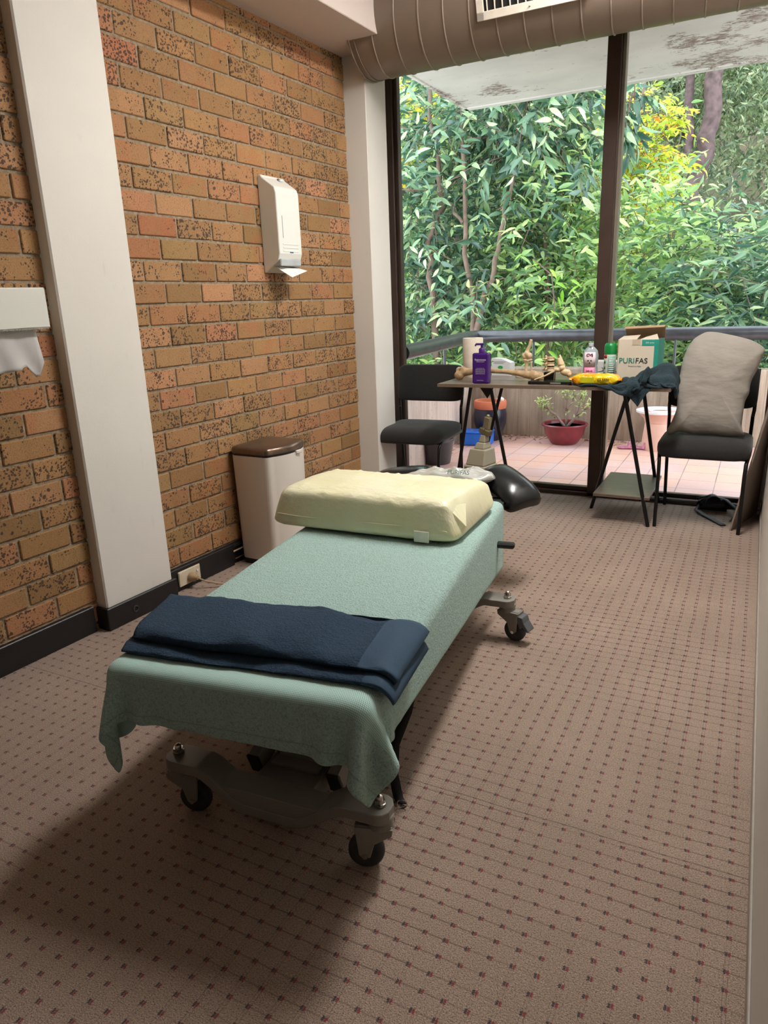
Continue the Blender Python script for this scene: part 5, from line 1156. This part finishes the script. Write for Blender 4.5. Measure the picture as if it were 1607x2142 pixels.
RG = mat('dark_red_glaze', (126, 44, 54), .25, nscale=14, var=.2)
MB().lathe([(0, 0), (.105, 0), (.118, .012), (.165, .085), (.178, .150), (.192, .158), (.196, .170), (.188, .178), (.174, .172), (.165, .14), (0, .14)], n=48).build('bowl', RG, t, True, angle=50)
MB().lathe([(0, .150), (.168, .150)], n=30).build('soil', SOIL, t)
g_ = random.Random(9); tips = []
PBK = mat('pale_succulent_bark', (150, 124, 118), .8, ns=.3, nscale=30)
def grow(p, d, L, r, depth):
    q = p+d*L; mid = (p+q)/2+Vector((g_.uniform(-.01, .01), g_.uniform(-.01, .01), 0)); MB().tube([p, mid, q], [r, r*.85, r*.7], 7).build('branch', PBK, t, True, angle=180)
    if depth == 0: tips.append(q); return
    for s_ in range(2 if depth > 1 else 2):
        nd = (d+Vector((g_.uniform(-.75, .75), g_.uniform(-.6, .6), g_.uniform(-.05, .5)))).normalized(); grow(q, nd, L*.72, r*.66, depth-1)
    tips.append(q)
grow(Vector((0, 0, .145)), Vector((-.55, 0, .7)).normalized(), .12, .014, 3); grow(Vector((.02, 0, .145)), Vector((.5, .1, .7)).normalized(), .12, .013, 3); grow(Vector((0, .02, .145)), Vector((.0, .2, .95)).normalized(), .13, .012, 3)
g2 = np.random.default_rng(8); TP = np.array([tuple(q) for q in tips for _ in range(7)])+g2.normal(size=(len(tips)*7, 3))*.014; TD = g2.normal(size=TP.shape); TD[:, 2] += .5; lw = .030+.014*g2.random(len(TP))
leaf_mesh('leaves', TP, TD, np.array([0, 0, 1.])+g2.normal(size=TP.shape)*.4, lw, lw*.9, m_leaf('succulent_leaf', [(0, (140, 168, 92)), (.6, (184, 200, 120)), (1, (214, 220, 160))], .2, .4), t)
t = thing('pedestal_planter', 'pinkish terracotta pedestal with wide white bowl top right of the table legs', 'planter', (-.66, 6.10, ZF))
PK = mat('pale_terracotta', (222, 180, 164), .7, ns=.15, nscale=20); WHB = mat('white_glazed_bowl', (232, 228, 232), .3)
MB().lathe([(0, 0), (.128, 0), (.130, .02), (.112, .20), (.110, .225), (0, .225)], n=40).build('pedestal', PK, t, True, angle=50)
MB().lathe([(0, .222), (.115, .225), (.120, .25), (.165, .30), (.17, .305)], n=44).build('bowl_side', PK, t, True, angle=50); MB().lathe([(.166, .302), (.182, .306), (.184, .322), (.172, .324), (.13, .300), (0, .296)], n=44).build('bowl_rim', WHB, t, True, angle=50)
MB().tube([(.075*math.cos(a), .075*math.sin(a), .314) for a in np.linspace(0, 2*PI, 33)[:-1]], .008, 8, closed=True).build('ring', WHB, t, True)
PKS = mat('mauve_rubber', (186, 116, 146), .6, nscale=30, var=.2)
for i_, (x, y, rz, lb_) in enumerate([(-.90, 6.03, .3, 'pink flattened garden shoe on the tiles, the left one of the pair'), (-.77, 6.04, -.2, 'pink strapped garden shoe nearest the pedestal planter')]):
    t = thing('garden_shoe', lb_, 'shoe', (x, y, ZF), rz); b = blob([(-.075, 0), (-.06, .032), (-.01, .034), (.05, .04), (.08, .02), (.085, -.01), (.06, -.036), (0, -.03), (-.06, -.03)], .012, 6, 40); b.xform(TR((0, 0, .012))); b.build('sole', PKS, t, True, angle=180)
    MB().tube([(.02, -.038, .012), (.025, -.025, .042+.012*i_), (.03, .0, .055+.012*i_), (.03, .028, .042+.012*i_), (.03, .04, .012)], .010, 8).build('strap', PKS, t, True)
# dead leaves and twigs gathered along the parapet foot
g3 = np.random.default_rng(12); n_ = 420; px = -2.35+g3.random(n_)**1.2*2.2; py = 6.34-np.abs(g3.normal(size=n_))*.11; m_ = (np.hypot(px+1.43, py-6.12) > .2)
side = g3.random(n_) < .28; py = np.where(side, 4.9+1.4*g3.random(n_), py); px = np.where(side, -2.20-(py-4.5)*.1+np.abs(g3.normal(size=n_))*.05, px)
LPn = np.stack([px, py, np.full(n_, ZF+.006)+.006*g3.random(n_)], 1)[m_]; d_ = g3.normal(size=LPn.shape); d_[:, 2] *= .12; lw = .03+.04*g3.random(len(LPn))
lo_ = leaf_mesh('leaf_litter', LPn, d_, np.array([0, 0, 1.])+g3.normal(size=LPn.shape)*.3, lw, lw*.4, m_leaf('dead_leaves', [(0, (96, 66, 52)), (.5, (140, 104, 84)), (1, (176, 144, 116))], .1, .7), None)
tag(lo_, 'dry brown leaves gathered along the foot of the balcony parapet', 'dead leaves', kind='stuff')
